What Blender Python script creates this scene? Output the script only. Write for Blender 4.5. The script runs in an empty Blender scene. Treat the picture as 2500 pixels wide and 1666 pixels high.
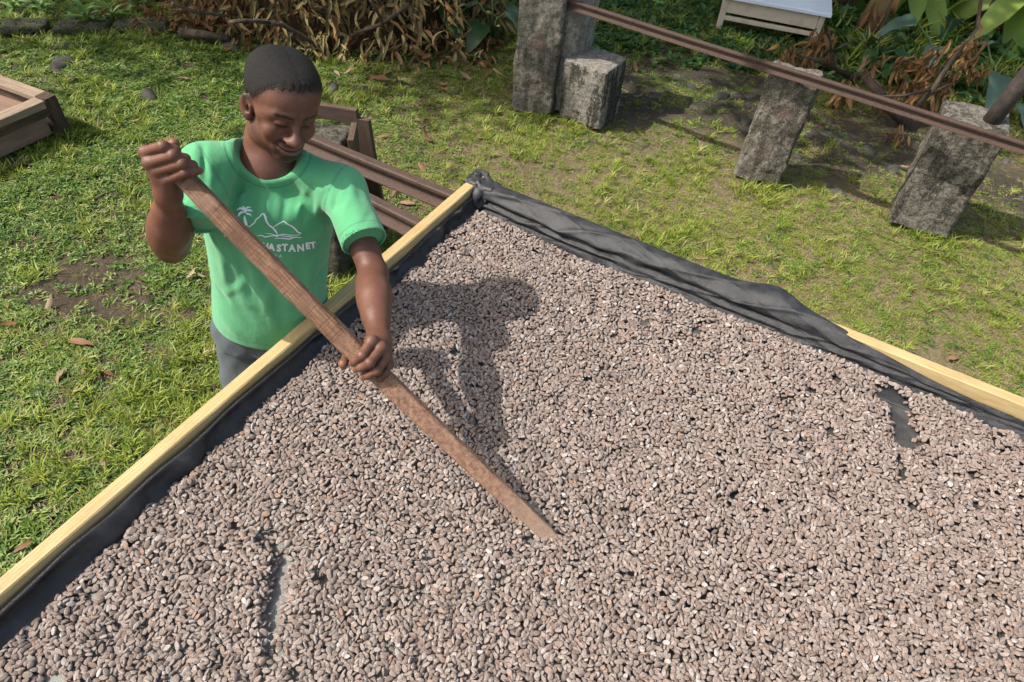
import bpy, bmesh, math, random
import numpy as np
from mathutils import Vector, Matrix
from mathutils.bvhtree import BVHTree
random.seed(7); rng = np.random.default_rng(7)
scene = bpy.context.scene
col = scene.collection

# ---------------------------------------------------------------- camera
CAMZ = 2.5
_c = np.array([1250.0, 833.0]); _n = np.array([1073.0, 2497.0]) - _c; FPX = 1742.5
_down = np.array([_n[0], _n[1], FPX]); _down /= np.linalg.norm(_down)
_z = np.array([0, 0, 1.0]); _fwd = _z - _down * (_z @ _down); _fwd /= np.linalg.norm(_fwd)
_right = np.cross(_down, _fwd)
MW = np.stack([_right, _fwd, -_down])
CAM = np.array([0, 0, CAMZ])
def ray(px, py):
    r = MW @ np.array([px - _c[0], py - _c[1], FPX]); return r / np.linalg.norm(r)
def at(px, py, z=0.0):            # point at height z seen at a photo position
    r = ray(px, py); return CAM + r * ((z - CAMZ) / r[2])
def far(px, py, d):               # point at distance d from the camera
    return CAM + ray(px, py) * d
def proj(P):
    v = (np.asarray(P, float) - CAM) @ MW
    return _c + FPX * v[..., :2] / v[..., 2:3]
cd = bpy.data.cameras.new('camera'); cam = bpy.data.objects.new('camera', cd); col.objects.link(cam)
cd.sensor_width = 36.0; cd.lens = FPX / 2500 * 36.0; cd.clip_start = 0.05; cd.clip_end = 500
R = np.stack([MW[:, 0], -MW[:, 1], -MW[:, 2]], axis=1)
cam.matrix_world = Matrix([[*R[0], 0], [*R[1], 0], [*R[2], CAMZ], [0, 0, 0, 1]])
scene.camera = cam

# ---------------------------------------------------------------- light
SUN_EL = math.radians(51); SUN_AZ = math.radians(192)   # direction towards the sun, azimuth from +x
sdir = Vector((math.cos(SUN_EL) * math.cos(SUN_AZ), math.cos(SUN_EL) * math.sin(SUN_AZ), math.sin(SUN_EL)))
sl = bpy.data.lights.new('sun', 'SUN'); sl.energy = 3.0; sl.angle = math.radians(0.6); sl.color = (1.0, 0.95, 0.87)
so = bpy.data.objects.new('sun', sl); col.objects.link(so)
so.rotation_euler = sdir.to_track_quat('Z', 'Y').to_euler()
w = bpy.data.worlds.new('World'); scene.world = w; w.use_nodes = True
nt = w.node_tree; nt.nodes.clear()
sky = nt.nodes.new('ShaderNodeTexSky'); sky.sky_type = 'NISHITA'; sky.sun_disc = False; sky.dust_density = 3.0; sky.ozone_density = 1.0
sky.sun_elevation = SUN_EL; sky.sun_rotation = math.pi / 2 - SUN_AZ
bg = nt.nodes.new('ShaderNodeBackground'); bg.inputs[1].default_value = 0.15
ow = nt.nodes.new('ShaderNodeOutputWorld')
tn = nt.nodes.new('ShaderNodeMix'); tn.data_type = 'RGBA'; tn.blend_type = 'MULTIPLY'; tn.inputs[0].default_value = 1.0; tn.inputs[7].default_value = (1.0, .94, .84, 1)   # warm tint multiplied over the sky, a white balance against its blue
nt.links.new(sky.outputs[0], tn.inputs[6]); nt.links.new(tn.outputs[2], bg.inputs[0]); nt.links.new(bg.outputs[0], ow.inputs[0])
scene.view_settings.view_transform = 'Standard'; scene.view_settings.look = 'None'
scene.view_settings.exposure = 1.10; scene.view_settings.gamma = 1.0
scene.view_settings.use_curve_mapping = False

# ---------------------------------------------------------------- helpers
def tag(o, label=None, cat=None, group=None, kind=None):
    if label: o['label'] = label
    if cat: o['category'] = cat
    if group: o['group'] = group
    if kind: o['kind'] = kind
    return o
def empty(name, loc=(0, 0, 0), label=None, cat=None, group=None):
    o = bpy.data.objects.new(name, None); col.objects.link(o); o.location = loc
    o.empty_display_size = 0.05
    return tag(o, label, cat, group)
def link(name, me, parent=None, mat=None):
    o = bpy.data.objects.new(name, me); col.objects.link(o)
    if mat is not None and len(me.materials) == 0: me.materials.append(mat)
    if parent is not None:
        o.parent = parent
        o.matrix_parent_inverse = Matrix.Translation(parent.location).inverted() if parent.type == 'EMPTY' and parent.parent is None and parent.rotation_euler[:] == (0, 0, 0) else Matrix()
    return o
def mesh_np(name, V, F, smooth=True):
    V = np.asarray(V, np.float32); F = np.asarray(F, np.int32)
    me = bpy.data.meshes.new(name)
    n = F.shape[1]
    me.vertices.add(len(V)); me.vertices.foreach_set('co', V.ravel())
    me.loops.add(F.size); me.loops.foreach_set('vertex_index', F.ravel())
    me.polygons.add(len(F)); me.polygons.foreach_set('loop_start', np.arange(0, F.size, n, dtype=np.int32))
    me.polygons.foreach_set('loop_total', np.full(len(F), n, np.int32))
    if smooth: me.polygons.foreach_set('use_smooth', np.ones(len(F), bool))
    me.update(calc_edges=True); me.validate()
    return me
def set_attr(me, name, vals):
    a = me.color_attributes.new(name, 'FLOAT_COLOR', 'POINT')
    v = np.ones((len(me.vertices), 4), np.float32); v[:, :vals.shape[1]] = vals
    a.data.foreach_set('color', v.ravel())
def nrm(v):
    v = np.asarray(v, float); return v / np.linalg.norm(v)

# ---- small node-graph builder for materials
class NG:
    def __init__(s, name, rough=0.8, spec=0.3):
        s.m = bpy.data.materials.new(name); s.m.use_nodes = True
        s.t = s.m.node_tree; s.b = s.t.nodes['Principled BSDF']
        s.b.inputs['Roughness'].default_value = rough
        s.b.inputs['Specular IOR Level'].default_value = spec
        s._tc = None
    def n(s, t, **kw):
        k = s.t.nodes.new('ShaderNode' + t)
        for a, b in kw.items(): setattr(k, a, b)
        return k
    def L(s, a, b): s.t.links.new(a, b)
    def put(s, sock, v):
        if isinstance(v, bpy.types.NodeSocket): s.L(v, sock)
        else: sock.default_value = v if not isinstance(v, tuple) or len(v) != 3 or sock.type != 'RGBA' else (*v, 1)
    def co(s, kind='Object', scale=(1, 1, 1), rot=(0, 0, 0)):
        if s._tc is None: s._tc = s.n('TexCoord')
        if scale == (1, 1, 1) and rot == (0, 0, 0): return s._tc.outputs[kind]
        mp = s.n('Mapping'); s.L(s._tc.outputs[kind], mp.inputs[0]); mp.inputs[3].default_value = scale; mp.inputs[2].default_value = rot
        return mp.outputs[0]
    def noise(s, scale, detail=4, rough=0.6, vec=None, dist=0.0):
        k = s.n('TexNoise'); k.inputs['Scale'].default_value = scale; k.inputs['Detail'].default_value = detail
        k.inputs['Roughness'].default_value = rough; k.inputs['Distortion'].default_value = dist
        s.L(vec if vec is not None else s.co(), k.inputs['Vector']); return k.outputs['Fac']
    def vor(s, scale, vec=None, feature='F1', out='Distance'):
        k = s.n('TexVoronoi'); k.feature = feature; k.inputs['Scale'].default_value = scale
        s.L(vec if vec is not None else s.co(), k.inputs['Vector']); return k.outputs[out]
    def ramp(s, fac, stops, interp='LINEAR'):
        k = s.n('ValToRGB'); k.color_ramp.interpolation = interp
        e = k.color_ramp.elements
        while len(e) < len(stops): e.new(0.5)
        for i, (p, c) in enumerate(stops):
            e[i].position = p; e[i].color = (*c, 1) if isinstance(c, tuple) else (c, c, c, 1)
        s.L(fac, k.inputs[0]); return k.outputs[0]
    def mix(s, fac, a, b, mode='MIX'):
        k = s.n('Mix', data_type='RGBA', blend_type=mode)
        s.put(k.inputs[0], fac); s.put(k.inputs[6], a); s.put(k.inputs[7], b); return k.outputs[2]
    def math(s, op, a, b=0.5, c=0.0):
        k = s.n('Math', operation=op); s.put(k.inputs[0], a); s.put(k.inputs[1], b); s.put(k.inputs[2], c); return k.outputs[0]
    def attr(s, name, typ='GEOMETRY', out='Color'):
        k = s.n('Attribute', attribute_type=typ, attribute_name=name); return k.outputs[out]
    def rnd(s): return s.n('ObjectInfo').outputs['Random']
    def sep(s, v, i):
        k = s.n('SeparateXYZ'); s.L(v, k.inputs[0]); return k.outputs[i]
    def bump(s, h, strength=0.5, dist=0.01, prev=None):
        k = s.n('Bump'); k.inputs['Strength'].default_value = strength; k.inputs['Distance'].default_value = dist
        s.L(h, k.inputs['Height'])
        if prev is not None: s.L(prev, k.inputs['Normal'])
        return k.outputs[0]
    def out(s, color=None, rough=None, normal=None, **kw):
        if color is not None: s.put(s.b.inputs['Base Color'], color)
        if rough is not None: s.put(s.b.inputs['Roughness'], rough)
        if normal is not None: s.L(normal, s.b.inputs['Normal'])
        for k, v in kw.items(): s.put(s.b.inputs[k.replace('_', ' ')], v)
        return s.m

# ---- signed-distance modelling: sparse surface nets
def ellip(P, c, r, Rm=None):
    q = P - np.asarray(c, np.float32)
    if Rm is not None: q = q @ np.asarray(Rm, np.float32)
    r = np.asarray(r, np.float32)
    k0 = np.sqrt(((q / r) ** 2).sum(1)); k1 = np.sqrt(((q / (r * r)) ** 2).sum(1)) + 1e-6
    return k0 * (k0 - 1) / k1
def caps(P, a, b, ra, rb=None, flat=None, fdir=None):
    a = np.asarray(a, np.float32); b = np.asarray(b, np.float32); rb = ra if rb is None else rb
    ab = b - a; pa = P - a; t = np.clip((pa @ ab) / (ab @ ab), 0, 1)
    q = pa - t[:, None] * ab
    if flat is not None:
        fd = np.asarray(fdir, np.float32); comp = q @ fd
        q = q + (comp * (1 / flat - 1))[:, None] * fd
    return np.sqrt((q * q).sum(1)) - (ra + (rb - ra) * t)
def smin(a, b, k):
    h = np.clip(0.5 + 0.5 * (b - a) / k, 0, 1); return b + (a - b) * h - k * h * (1 - h)
def smax(a, b, k): return -smin(-a, -b, k)
def uni(ds, k):
    d = ds[0]
    for e in ds[1:]: d = smin(d, e, k)
    return d
_CO = np.array([[i, j, k] for k in (0, 1) for j in (0, 1) for i in (0, 1)])
def chunked(fn, P, n=400000):
    return np.concatenate([fn(P[i:i + n]) for i in range(0, len(P), n)]) if len(P) else np.zeros(0, np.float32)
def sdf_mesh(name, fn, lo, hi, h, B=8, slack=1.35, newton=2):
    lo = np.asarray(lo, np.float32); hi = np.asarray(hi, np.float32)
    nb = np.ceil((hi - lo) / (h * B)).astype(int)
    g = np.stack(np.meshgrid(*[np.arange(n) for n in nb], indexing='ij'), -1).reshape(-1, 3)
    dC = chunked(fn, (lo + (g + 0.5) * h * B).astype(np.float32))
    g = g[np.abs(dC) < h * B * 0.87 * slack]
    n1 = B + 1
    lg = np.stack(np.meshgrid(*[np.arange(n1)] * 3, indexing='ij'), -1).reshape(-1, 3)
    NX, NY = int(nb[0] * B + 1), int(nb[1] * B + 1)
    keys, verts, flags = [], [], []
    for s in range(0, len(g), 500):
        gg = g[s:s + 500]
        idx = gg[:, None, :] * B + lg[None]
        P = (lo + idx.reshape(-1, 3) * h).astype(np.float32)
        d = fn(P).reshape(len(gg), n1, n1, n1)
        cv = np.stack([d[:, i:i + B, j:j + B, k:k + B] for i, j, k in _CO], -1)
        sg = cv < 0; act = sg.any(-1) & ~sg.all(-1)
        bi, ci, cj, ck = np.nonzero(act)
        v8 = cv[act]; s8 = sg[act]
        acc = np.zeros((len(v8), 3)); cnt = np.zeros(len(v8))
        for p in range(8):
            for ax in range(3):
                if _CO[p][ax] == 0:
                    q = p + (1 << ax)
                    cr = s8[:, p] != s8[:, q]
                    t = v8[:, p] / (v8[:, p] - v8[:, q] + 1e-12)
                    pt = _CO[p][None] + np.eye(3)[ax][None] * t[:, None]
                    acc += np.where(cr[:, None], pt, 0); cnt += cr
        cell = gg[bi] * B + np.stack([ci, cj, ck], 1)
        verts.append(lo + (cell + acc / cnt[:, None]) * h)
        keys.append(cell[:, 0] + NX * (cell[:, 1] + NY * cell[:, 2]).astype(np.int64)); 
        flags.append(np.stack([s8[:, 0], s8[:, 1], s8[:, 2], s8[:, 4]], 1))
    K = np.concatenate(keys); V = np.concatenate(verts).astype(np.float32); S = np.concatenate(flags)
    o = np.argsort(K); K, V, S = K[o], V[o], S[o]
    def find(kk):
        i = np.clip(np.searchsorted(K, kk), 0, len(K) - 1); return np.where(K[i] == kk, i, -1)
    faces = []
    st = (1, NX, NX * NY)
    for ax in range(3):
        cr = S[:, 0] != S[:, ax + 1]; b_, c_ = st[(ax + 1) % 3], st[(ax + 2) % 3]
        k0 = K[cr]; q = np.stack([np.nonzero(cr)[0], find(k0 - b_), find(k0 - b_ - c_), find(k0 - c_)], 1)
        ok = (q >= 0).all(1); q = q[ok]; ins = S[cr][ok][:, 0]
        q[~ins] = q[~ins][:, ::-1]
        faces.append(q)
    F = np.concatenate(faces)
    for _ in range(newton):
        e = h * 0.3; d0 = chunked(fn, V); G = np.zeros_like(V)
        for ax in range(3):
            o3 = np.zeros(3, np.float32); o3[ax] = e; G[:, ax] = (chunked(fn, V + o3) - d0) / e
        gl = (G * G).sum(1); V = V - np.clip(d0 / np.maximum(gl, 0.3), -h, h)[:, None] * G
    return V, F
# ================================================================ drying tray
from mathutils import noise as mnoise
TO = np.array([-.212, 2.278, 0.0]); TA = np.array([-.436, -.900, 0.0]); TB = np.array([.900, -.436, 0.0])
TA /= np.linalg.norm(TA); TB /= np.linalg.norm(TB)
def tp(a, b, z): return TO + TA * a + TB * b + np.array([0, 0, z])
TLA, TLB = 2.9, 4.1; RIM = .99; BED = .905
def wood_mat(name, c1, c2, c3, along, rough=.6, ring=34, knots=True, grey=0.0):
    g = NG(name, rough, .3)
    # grain follows the local x axis of the board
    v = g.co('Object', (1.0, 9, 9)); n = g.noise(ring * .14, 4, .6, v, 1.2); n2 = g.noise(ring * 1.6, 4, .7, g.co('Object', (.5, 12, 12)))
    w_ = g.n('TexWave'); w_.wave_type = 'BANDS'; w_.bands_direction = 'Y'; w_.inputs['Scale'].default_value = ring; w_.inputs['Distortion'].default_value = 5.5; w_.inputs['Detail'].default_value = 2
    w_.inputs['Detail Scale'].default_value = .35; g.L(g.co('Object', (.12, 1, 1)), w_.inputs['Vector'])
    c = g.mix(w_.outputs['Fac'], c1, c2); c = g.mix(g.ramp(n, [(.4, 0.0), (.65, .7)]), c, c3); c = g.mix(g.math('MULTIPLY', n2, .35), c, c3)
    if grey: c = g.mix(g.ramp(g.noise(6, 4, .6, v), [(.35, 0.0), (.6, grey)]), c, (.20, .175, .15))
    if knots:
        kn = g.vor(2.3, g.co('Object', (1, 3.2, 3.2))); c = g.mix(g.ramp(kn, [(.045, .95), (.085, 0.0)]), c, (.15, .075, .03)); c = g.mix(g.ramp(kn, [(.10, .0), (.13, .35), (.18, 0.0)]), c, c3)
        c = g.mix(g.ramp(g.noise(5, 5, .7), [(.55, 0.0), (.75, .35)]), c, (.22, .17, .11))
    b = g.bump(n2, .35, .003); b = g.bump(w_.outputs['Fac'], .18, .002, b)
    return g.out(c, rough, b)
pine = wood_mat('fresh_pine', (.50, .39, .20), (.42, .31, .145), (.33, .22, .095), 0)
def board(name, p0, p1, w_, h_, mat, parent, seed=0, up=(0, 0, 1), wob=.0012, bev=.003, nseg=14):
    """plank from p0 to p1 (centre line), w_ sideways, h_ upwards; local x runs along it"""
    p0 = np.array(p0, float); p1 = np.array(p1, float); X = nrm(p1 - p0); Z = np.array(up, float); Z = nrm(Z - X * (X @ Z)); Y = np.cross(Z, X)
    Lh = np.linalg.norm(p1 - p0); bm = bmesh.new(); rs = random.Random(seed)
    prof = [(-w_ / 2 + bev, -h_ / 2), (w_ / 2 - bev, -h_ / 2), (w_ / 2, -h_ / 2 + bev), (w_ / 2, h_ / 2 - bev), (w_ / 2 - bev, h_ / 2), (-w_ / 2 + bev, h_ / 2), (-w_ / 2, h_ / 2 - bev), (-w_ / 2, -h_ / 2 + bev)]
    rings = []
    for i in range(nseg + 1):
        x = Lh * i / nseg; oy = math.sin(x * 2.1 + seed) * wob * 2; oz = math.sin(x * 1.7 + seed * 2) * wob * 2
        rings.append([bm.verts.new((x, y + oy + rs.uniform(-wob, wob) * .5, z + oz + rs.uniform(-wob, wob) * .5)) for y, z in prof])
    for i in range(nseg):
        for k in range(8): bm.faces.new((rings[i][k], rings[i + 1][k], rings[i + 1][(k + 1) % 8], rings[i][(k + 1) % 8]))
    bm.faces.new(rings[0]); bm.faces.new(rings[-1][::-1])
    bmesh.ops.recalc_face_normals(bm, faces=bm.faces[:])
    me = bpy.data.meshes.new(name); bm.to_mesh(me); bm.free()
    o = bpy.data.objects.new(name, me); col.objects.link(o); me.materials.append(mat)
    Mx = Matrix([[X[0], Y[0], Z[0], p0[0]], [X[1], Y[1], Z[1], p0[1]], [X[2], Y[2], Z[2], p0[2]], [0, 0, 0, 1]])
    if parent is not None:
        o.parent = parent; o.matrix_parent_inverse = Matrix.Translation(parent.location).inverted()
    o.matrix_basis = Mx
    return o
tray = empty('drying_tray', tuple(tp(1.4, 2.0, .85)), 'large shallow drying tray with fresh pine rim and black shade-cloth lining, spread with beans', 'drying tray')
HB = .135
board('side_board', tp(-.038, .019, RIM - HB / 2), tp(TLA, .019, RIM - HB / 2), .038, HB, pine, tray, 1, nseg=40, wob=.0010)
board('side_board', tp(.019, .041, RIM - .002 - HB / 2), tp(.019, TLB, RIM - .002 - HB / 2), .038, HB, pine, tray, 2, nseg=40, wob=.0010)
board('side_board', tp(TLA - .019, .041, RIM - HB / 2), tp(TLA - .019, TLB, RIM - HB / 2), .038, HB, pine, tray, 3)
board('side_board', tp(.041, TLB - .019, RIM - HB / 2), tp(TLA - .041, TLB - .019, RIM - HB / 2), .038, HB, pine, tray, 4)
for k in range(5):
    board('floor_bearer', tp(.042, .5 + k * .78, BED - .03), tp(TLA - .042, .5 + k * .78, BED - .03), .038, .045, pine, tray, 9 + k, nseg=4)
# knot stains on the left board are part of the wood
gk = NG('pine_knot', .6, .3); knot = gk.out(gk.mix(gk.vor(300), (.16, .075, .025), (.42, .25, .09)))

# shade cloth
def net_mat(name, base, dust, amount, ws=(210, 130)):
    g = NG(name, .5, .5)
    sx = g.n('TexWave'); sx.bands_direction = 'X'; sx.inputs['Scale'].default_value = ws[0]; g.L(g.co('UV'), sx.inputs['Vector'])
    sy = g.n('TexWave'); sy.bands_direction = 'Y'; sy.inputs['Scale'].default_value = ws[1]; g.L(g.co('UV'), sy.inputs['Vector'])
    wv = g.mix(.5, sx.outputs['Fac'], sy.outputs['Fac'])
    n = g.noise(15, 6, .7); f = g.noise(700, 2, .6)
    c = g.mix(wv, base, tuple(min(1, x * 2.2) for x in base))
    dm = g.math('MULTIPLY', g.ramp(n, [(.45, 0.0), (.66, 1.0)]), amount)
    c = g.mix(dm, c, dust)  # painted highlight patches on the walls, real dust on the floor cloth
    if name.startswith('dusty'): c = g.mix(g.ramp(g.sep(g.co(), 0), [(.0, .85), (.55, 0.0)]), c, g.mix(wv, (.10, .10, .09), (.30, .29, .265)))
    b = g.bump(wv, .35, .0016); b = g.bump(f, .55, .0016, b); b = g.bump(n, .35, .006, b)
    return g.out(c, g.ramp(n, [(.35, .26), (.65, .48)]), b, Specular_IOR_Level=.5)
netm = net_mat('shade_cloth', (.009, .0095, .0105), (.13, .13, .135), .22)  # pale mottled patches are the cloth's sunlit sheen put into the colour
netf = net_mat('dusty_shade_cloth', (.022, .022, .022), (.085, .08, .072), .8, (105, 60))
def vn(x, y, z=0.0): return mnoise.noise(Vector((x, y, z)))
def sheet(rows, name='x'):   # rows: list of lists of points -> verts, faces, uv
    n, m = len(rows), len(rows[0]); V = [p for r_ in rows for p in r_]
    F = [[i * m + j, i * m + j + 1, (i + 1) * m + j + 1, (i + 1) * m + j] for i in range(n - 1) for j in range(m - 1)]
    return V, F
parts_v, parts_f, parts_uv, parts_m = [], [], [], []
def add_sheet(rows, us, vs, mi):
    V, F = sheet(rows); base = sum(len(v) for v in parts_v); parts_v.append(V); parts_f.extend([[base + i for i in f] for f in F])
    parts_uv.extend([(u, v) for u in us for v in vs]); parts_m.extend([mi] * len(F))
def prof_interp(ctrl, n):     # smooth through control points
    c = [np.array(p, float) for p in ctrl]; t = np.linspace(0, len(c) - 1, n); out = []
    for tt in t:
        i = min(int(tt), len(c) - 2); f = tt - i
        p0 = c[max(i - 1, 0)]; p1 = c[i]; p2 = c[i + 1]; p3 = c[min(i + 2, len(c) - 1)]
        out.append(.5 * ((2 * p1) + (-p0 + p2) * f + (2 * p0 - 5 * p1 + 4 * p2 - p3) * f * f + (-p0 + 3 * p1 - 3 * p2 + p3) * f ** 3))
    return out
# left wall: hangs inside the board, wavy top edge
rows = []; us = np.linspace(.02, TLA - .05, 330)
for a in us:
    w1 = vn(a * 2.6, 3.1) * .5 + vn(a * 7.0, 9.2) * .35
    ztop = .966 + .018 * w1 + (.014 if a < .06 else 0) - .012 * max(0, vn(a * 1.3, 5)); bulge = .018 * vn(a * 5.5, 1.7) + .011 * vn(a * 13, 4.4)
    gap = .043 + .005 * (1 + vn(a * 6, 7.7))
    for k0, hh in ((.30, .8), (.55, 1.0), (.92, .7), (.18, .9)):    # pinched puckers
        e = math.exp(-((a - k0) / .016) ** 2); gap += .014 * e * hh; ztop += .006 * e
    ct = [(gap - .002, ztop - .006), (gap, ztop), (gap + .006, ztop - .004), (gap + .008 + bulge, .945), (.066 + bulge * 1.2, .920), (.085, BED + .004), (.13, BED + .002)]
    rows.append([tp(a, q[0], q[1]) for q in prof_interp(ct, 20)])
add_sheet(rows, us, np.linspace(0, .16, 20), 0)
# far wall: folded over the board near the corner, sliding down along it to the right
rows = []; us = np.linspace(.03, TLB - .05, 700)
for b in us:
    s = min(max((b - 1.15) / .55, 0), 1); s = s * s * (3 - 2 * s)
    hump = math.exp(-((b - 1.16) / .085) ** 2)
    f1 = .014 * vn(b * 3.0, 2.2) + .010 * vn(b * 9, 12.2); f2 = .012 * vn(b * 8, 6.1) + .006 * vn(b * 19, 3); lg = vn(b * 1.4 + 3, .4)
    out_top = [(-.012, .950 + .01 * vn(b * 5, 8)), (-.010 - .022 * hump, .985 + .004 * hump), (.004 - .035 * hump, .9985 + .012 * hump), (.030 - .01 * hump, .997 + .010 * hump), (.048, .985 + f1 * .4)]
    zt = .985 - .046 * min(max((b - 1.25) / .6, 0), 1)
    in_top = [(.040, zt - .012), (.041, zt - .006), (.043, zt), (.052, zt + .002), (.060, zt - .006)]
    top = [((1 - s) * np.array(p) + s * np.array(q)) for p, q in zip(out_top, in_top)]
    fold = .020 * math.exp(-((b - .35) / .30) ** 2) + .012 * math.exp(-((b - 1.0) / .22) ** 2)
    ct = top + [(.056 + fold * .8 + f1 * .8 + s * .003, .966 + f2 - .010 * s - .008 * lg), (.054 + f2 + fold * .25, .948), (.064 + fold * .5 + f1 * .7, .934), (.068 + f2, .918), (.090, BED + .004), (.16, BED + .002)]
    rr_ = []
    for qi, q in enumerate(prof_interp(ct, 60)):
        e_ = math.sin(math.pi * min(max((qi - 6) / 48, 0), 1)) ** .6 * (1 - .5 * s)
        k_ = 0
        for fr, am, sk in ((4, .0080, .9), (8, .0025, -1.4)):
            k_ += am * ((1 - min(1, abs(vn(b * fr + qi * .075 * sk, fr + qi * .02)) * 3.2)) ** 2.5 - .3)
        rr_.append(tp(q[0] + k_ * e_ * .8, b, q[1] + k_ * e_ * .75))
    rows.append(rr_)
add_sheet(rows, us, np.linspace(0, .28, 60), 0)
# floor
ua = np.linspace(.08, TLA - .05, 90); ub = np.linspace(.08, TLB - .05, 120)
add_sheet([[tp(a, b, BED + .002 * vn(a * 3, b * 3) - .001) for b in ub] for a in ua], ua, ub, 1)
me = bpy.data.meshes.new('shade_cloth'); me.from_pydata([tuple(p) for v in parts_v for p in v], [], parts_f)
me.materials.append(netm); me.materials.append(netf); me.polygons.foreach_set('material_index', parts_m)
me.polygons.foreach_set('use_smooth', [True] * len(me.polygons)); me.update()
uvl = me.uv_layers.new(name='UVMap'); uvs = np.array(parts_uv, np.float32); li = np.zeros(len(me.loops), np.int32); me.loops.foreach_get('vertex_index', li)
uvl.data.foreach_set('uv', uvs[li].ravel())
sc_ = link('shade_cloth', me, tray); md = sc_.modifiers.new('thickness', 'SOLIDIFY'); md.thickness = .0016; md.offset = 0
# bunched cloth over the corner
cfolds = []
rs = random.Random(5)
for k in range(7):
    a0 = rs.uniform(-.03, .07); b0 = rs.uniform(-.02, .07)
    cfolds.append((tp(a0, b0, 1.005), tp(a0 + rs.uniform(-.02, .05), b0 + rs.uniform(-.02, .06), .94), rs.uniform(.004, .008), rs.uniform(.004, .0075) * rs.choice((1, 1, -1))))
for x1, y1, x2, y2, w_, h_ in [(1180, 425, 1172, 520, .012, -.012), (1195, 430, 1190, 530, .010, .008), (1160, 430, 1163, 500, .007, .007), (1145, 440, 1152, 480, .006, -.005), (1170, 425, 1166, 470, .005, .006), (1205, 440, 1202, 500, .007, -.004)]:
    cfolds.append((at(x1, y1, 1.0), at(x2, y2, .93), w_, h_))
TMt = np.stack([TA, TB, [0, 0, 1]], 1).astype(np.float32)
def corner_sdf(P):
    q = (P - TO.astype(np.float32)) @ TMt
    def bx(c, r, rd):
        k = np.abs(q - np.array(c, np.float32)) - np.array(r, np.float32) + rd
        return np.sqrt((np.maximum(k, 0) ** 2).sum(1)) + np.minimum(k.max(1), 0) - rd
    d = bx((.000, .020, .955), (.050, .029, .045), .010)
    d = smin(d, bx((.014, .055, .952), (.034, .060, .047), .012), .012)
    d = smin(d, ellip(q, (.058, .062, .935), (.030, .030, .055)), .020)
    for A, B_, w_, h_ in cfolds: d = d - h_ * np.exp(-(caps(P, A, B_, 0.0) / w_) ** 2)
    return d
V, F = sdf_mesh('cloth_corner', corner_sdf, tp(0, .03, .96) - .17, tp(0, .03, .96) + .17, .0030)
me = mesh_np('cloth_corner', V, F); me.materials.append(netm)
uvl = me.uv_layers.new(name='UVMap'); li = np.zeros(len(me.loops), np.int32); me.loops.foreach_get('vertex_index', li); q = (V - TO) @ TMt
uvl.data.foreach_set('uv', np.stack([q[:, 0] + q[:, 2], q[:, 1]], 1)[li].astype(np.float32).ravel()); link('cloth_corner', me, tray)

# ================================================================ the wooden paddle
S0 = far(414, 397, 1.757); S1 = at(1362, 1328, .915)
ctl = [S0, far(650, 640, np.linalg.norm(S0 + (S1 - S0) * .235 - CAM)), far(868, 858, np.linalg.norm(S0 + (S1 - S0) * .47 - CAM)), far(1110, 1092, np.linalg.norm(S0 + (S1 - S0) * .73 - CAM)), S1]
cl = prof_interp(ctl, 46); Xs = nrm(S1 - S0)
Ys = nrm(np.cross(nrm(cl[20] - CAM), Xs)); Ns = nrm(np.cross(Xs, Ys)); Ns = Ns if Ns @ (CAM - cl[20]) > 0 else -Ns
ang = math.radians(24); Yr = Ys * math.cos(ang) + Ns * math.sin(ang)
if proj(cl[20] + Ys * .01)[0] < proj(cl[20])[0]: Ys = -Ys
Yr = nrm(Ys * math.cos(ang) - Ns * math.sin(ang) * -1 * 1.0); Nr = nrm(np.cross(Xs, Yr)); Nr = Nr if Nr @ Ns > 0 else -Nr
bm = bmesh.new(); rings = []; rs = random.Random(3)
for i, p in enumerate(cl):
    t = i / 45; wd = np.interp(t, [0, .1, .45, .7, .88, .96, 1], [.040, .042, .045, .044, .041, .036, .028]); th = np.interp(t, [0, .5, .8, 1], [.026, .027, .022, .010])
    pr_ = [(-.5, -.36), (-.40, -.5), (.40, -.5), (.5, -.38), (.5, .34), (.42, .5), (-.40, .5), (-.5, .38)]
    rings.append([bm.verts.new(tuple(p + Yr * (u * wd + rs.gauss(0, .00045)) + Nr * (v * th + rs.gauss(0, .00045)))) for u, v in pr_])
for i in range(45):
    for k in range(8): bm.faces.new((rings[i][k], rings[i + 1][k], rings[i + 1][(k + 1) % 8], rings[i][(k + 1) % 8]))
bm.faces.new(rings[0]); bm.faces.new(rings[-1][::-1]); bmesh.ops.recalc_face_normals(bm, faces=bm.faces[:])
me = bpy.data.meshes.new('wooden_paddle'); 
Mx = Matrix([[Xs[0], Yr[0], Nr[0], S0[0]], [Xs[1], Yr[1], Nr[1], S0[1]], [Xs[2], Yr[2], Nr[2], S0[2]], [0, 0, 0, 1]])
bm.transform(Mx.inverted()); bm.to_mesh(me); bm.free()
g = NG('old_brown_wood', .78, .25)
lx = g.sep(g.co(), 0)
saw = g.noise(1.0, 3, .7, g.co('Object', (210, 6, 14))); gr = g.noise(3.2, 5, .7, g.co('Object', (6, 90, 90))); bl = g.noise(14, 5, .65)
c = g.ramp(gr, [(.28, (.070, .036, .022)), (.50, (.165, .090, .054)), (.72, (.30, .19, .115))])
c = g.mix(g.ramp(saw, [(.38, .45), (.52, 0.0)]), c, (.060, .030, .018))
c = g.mix(g.ramp(bl, [(.50, 0.0), (.66, .5)]), c, (.30, .20, .14)); c = g.mix(g.ramp(g.noise(7, 3), [(.52, 0.0), (.72, .7)]), c, (.055, .026, .016))
dust = g.mix(g.ramp(g.noise(75, 6, .85), [(.38, 0.0), (.62, 1.0)]), (.125, .060, .036), (.30, .185, .125))
low = g.ramp(g.math('ADD', g.math('MULTIPLY', lx, .8), g.math('MULTIPLY', bl, .08)), [(.44, 0.0), (.50, 1.0)])
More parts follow.
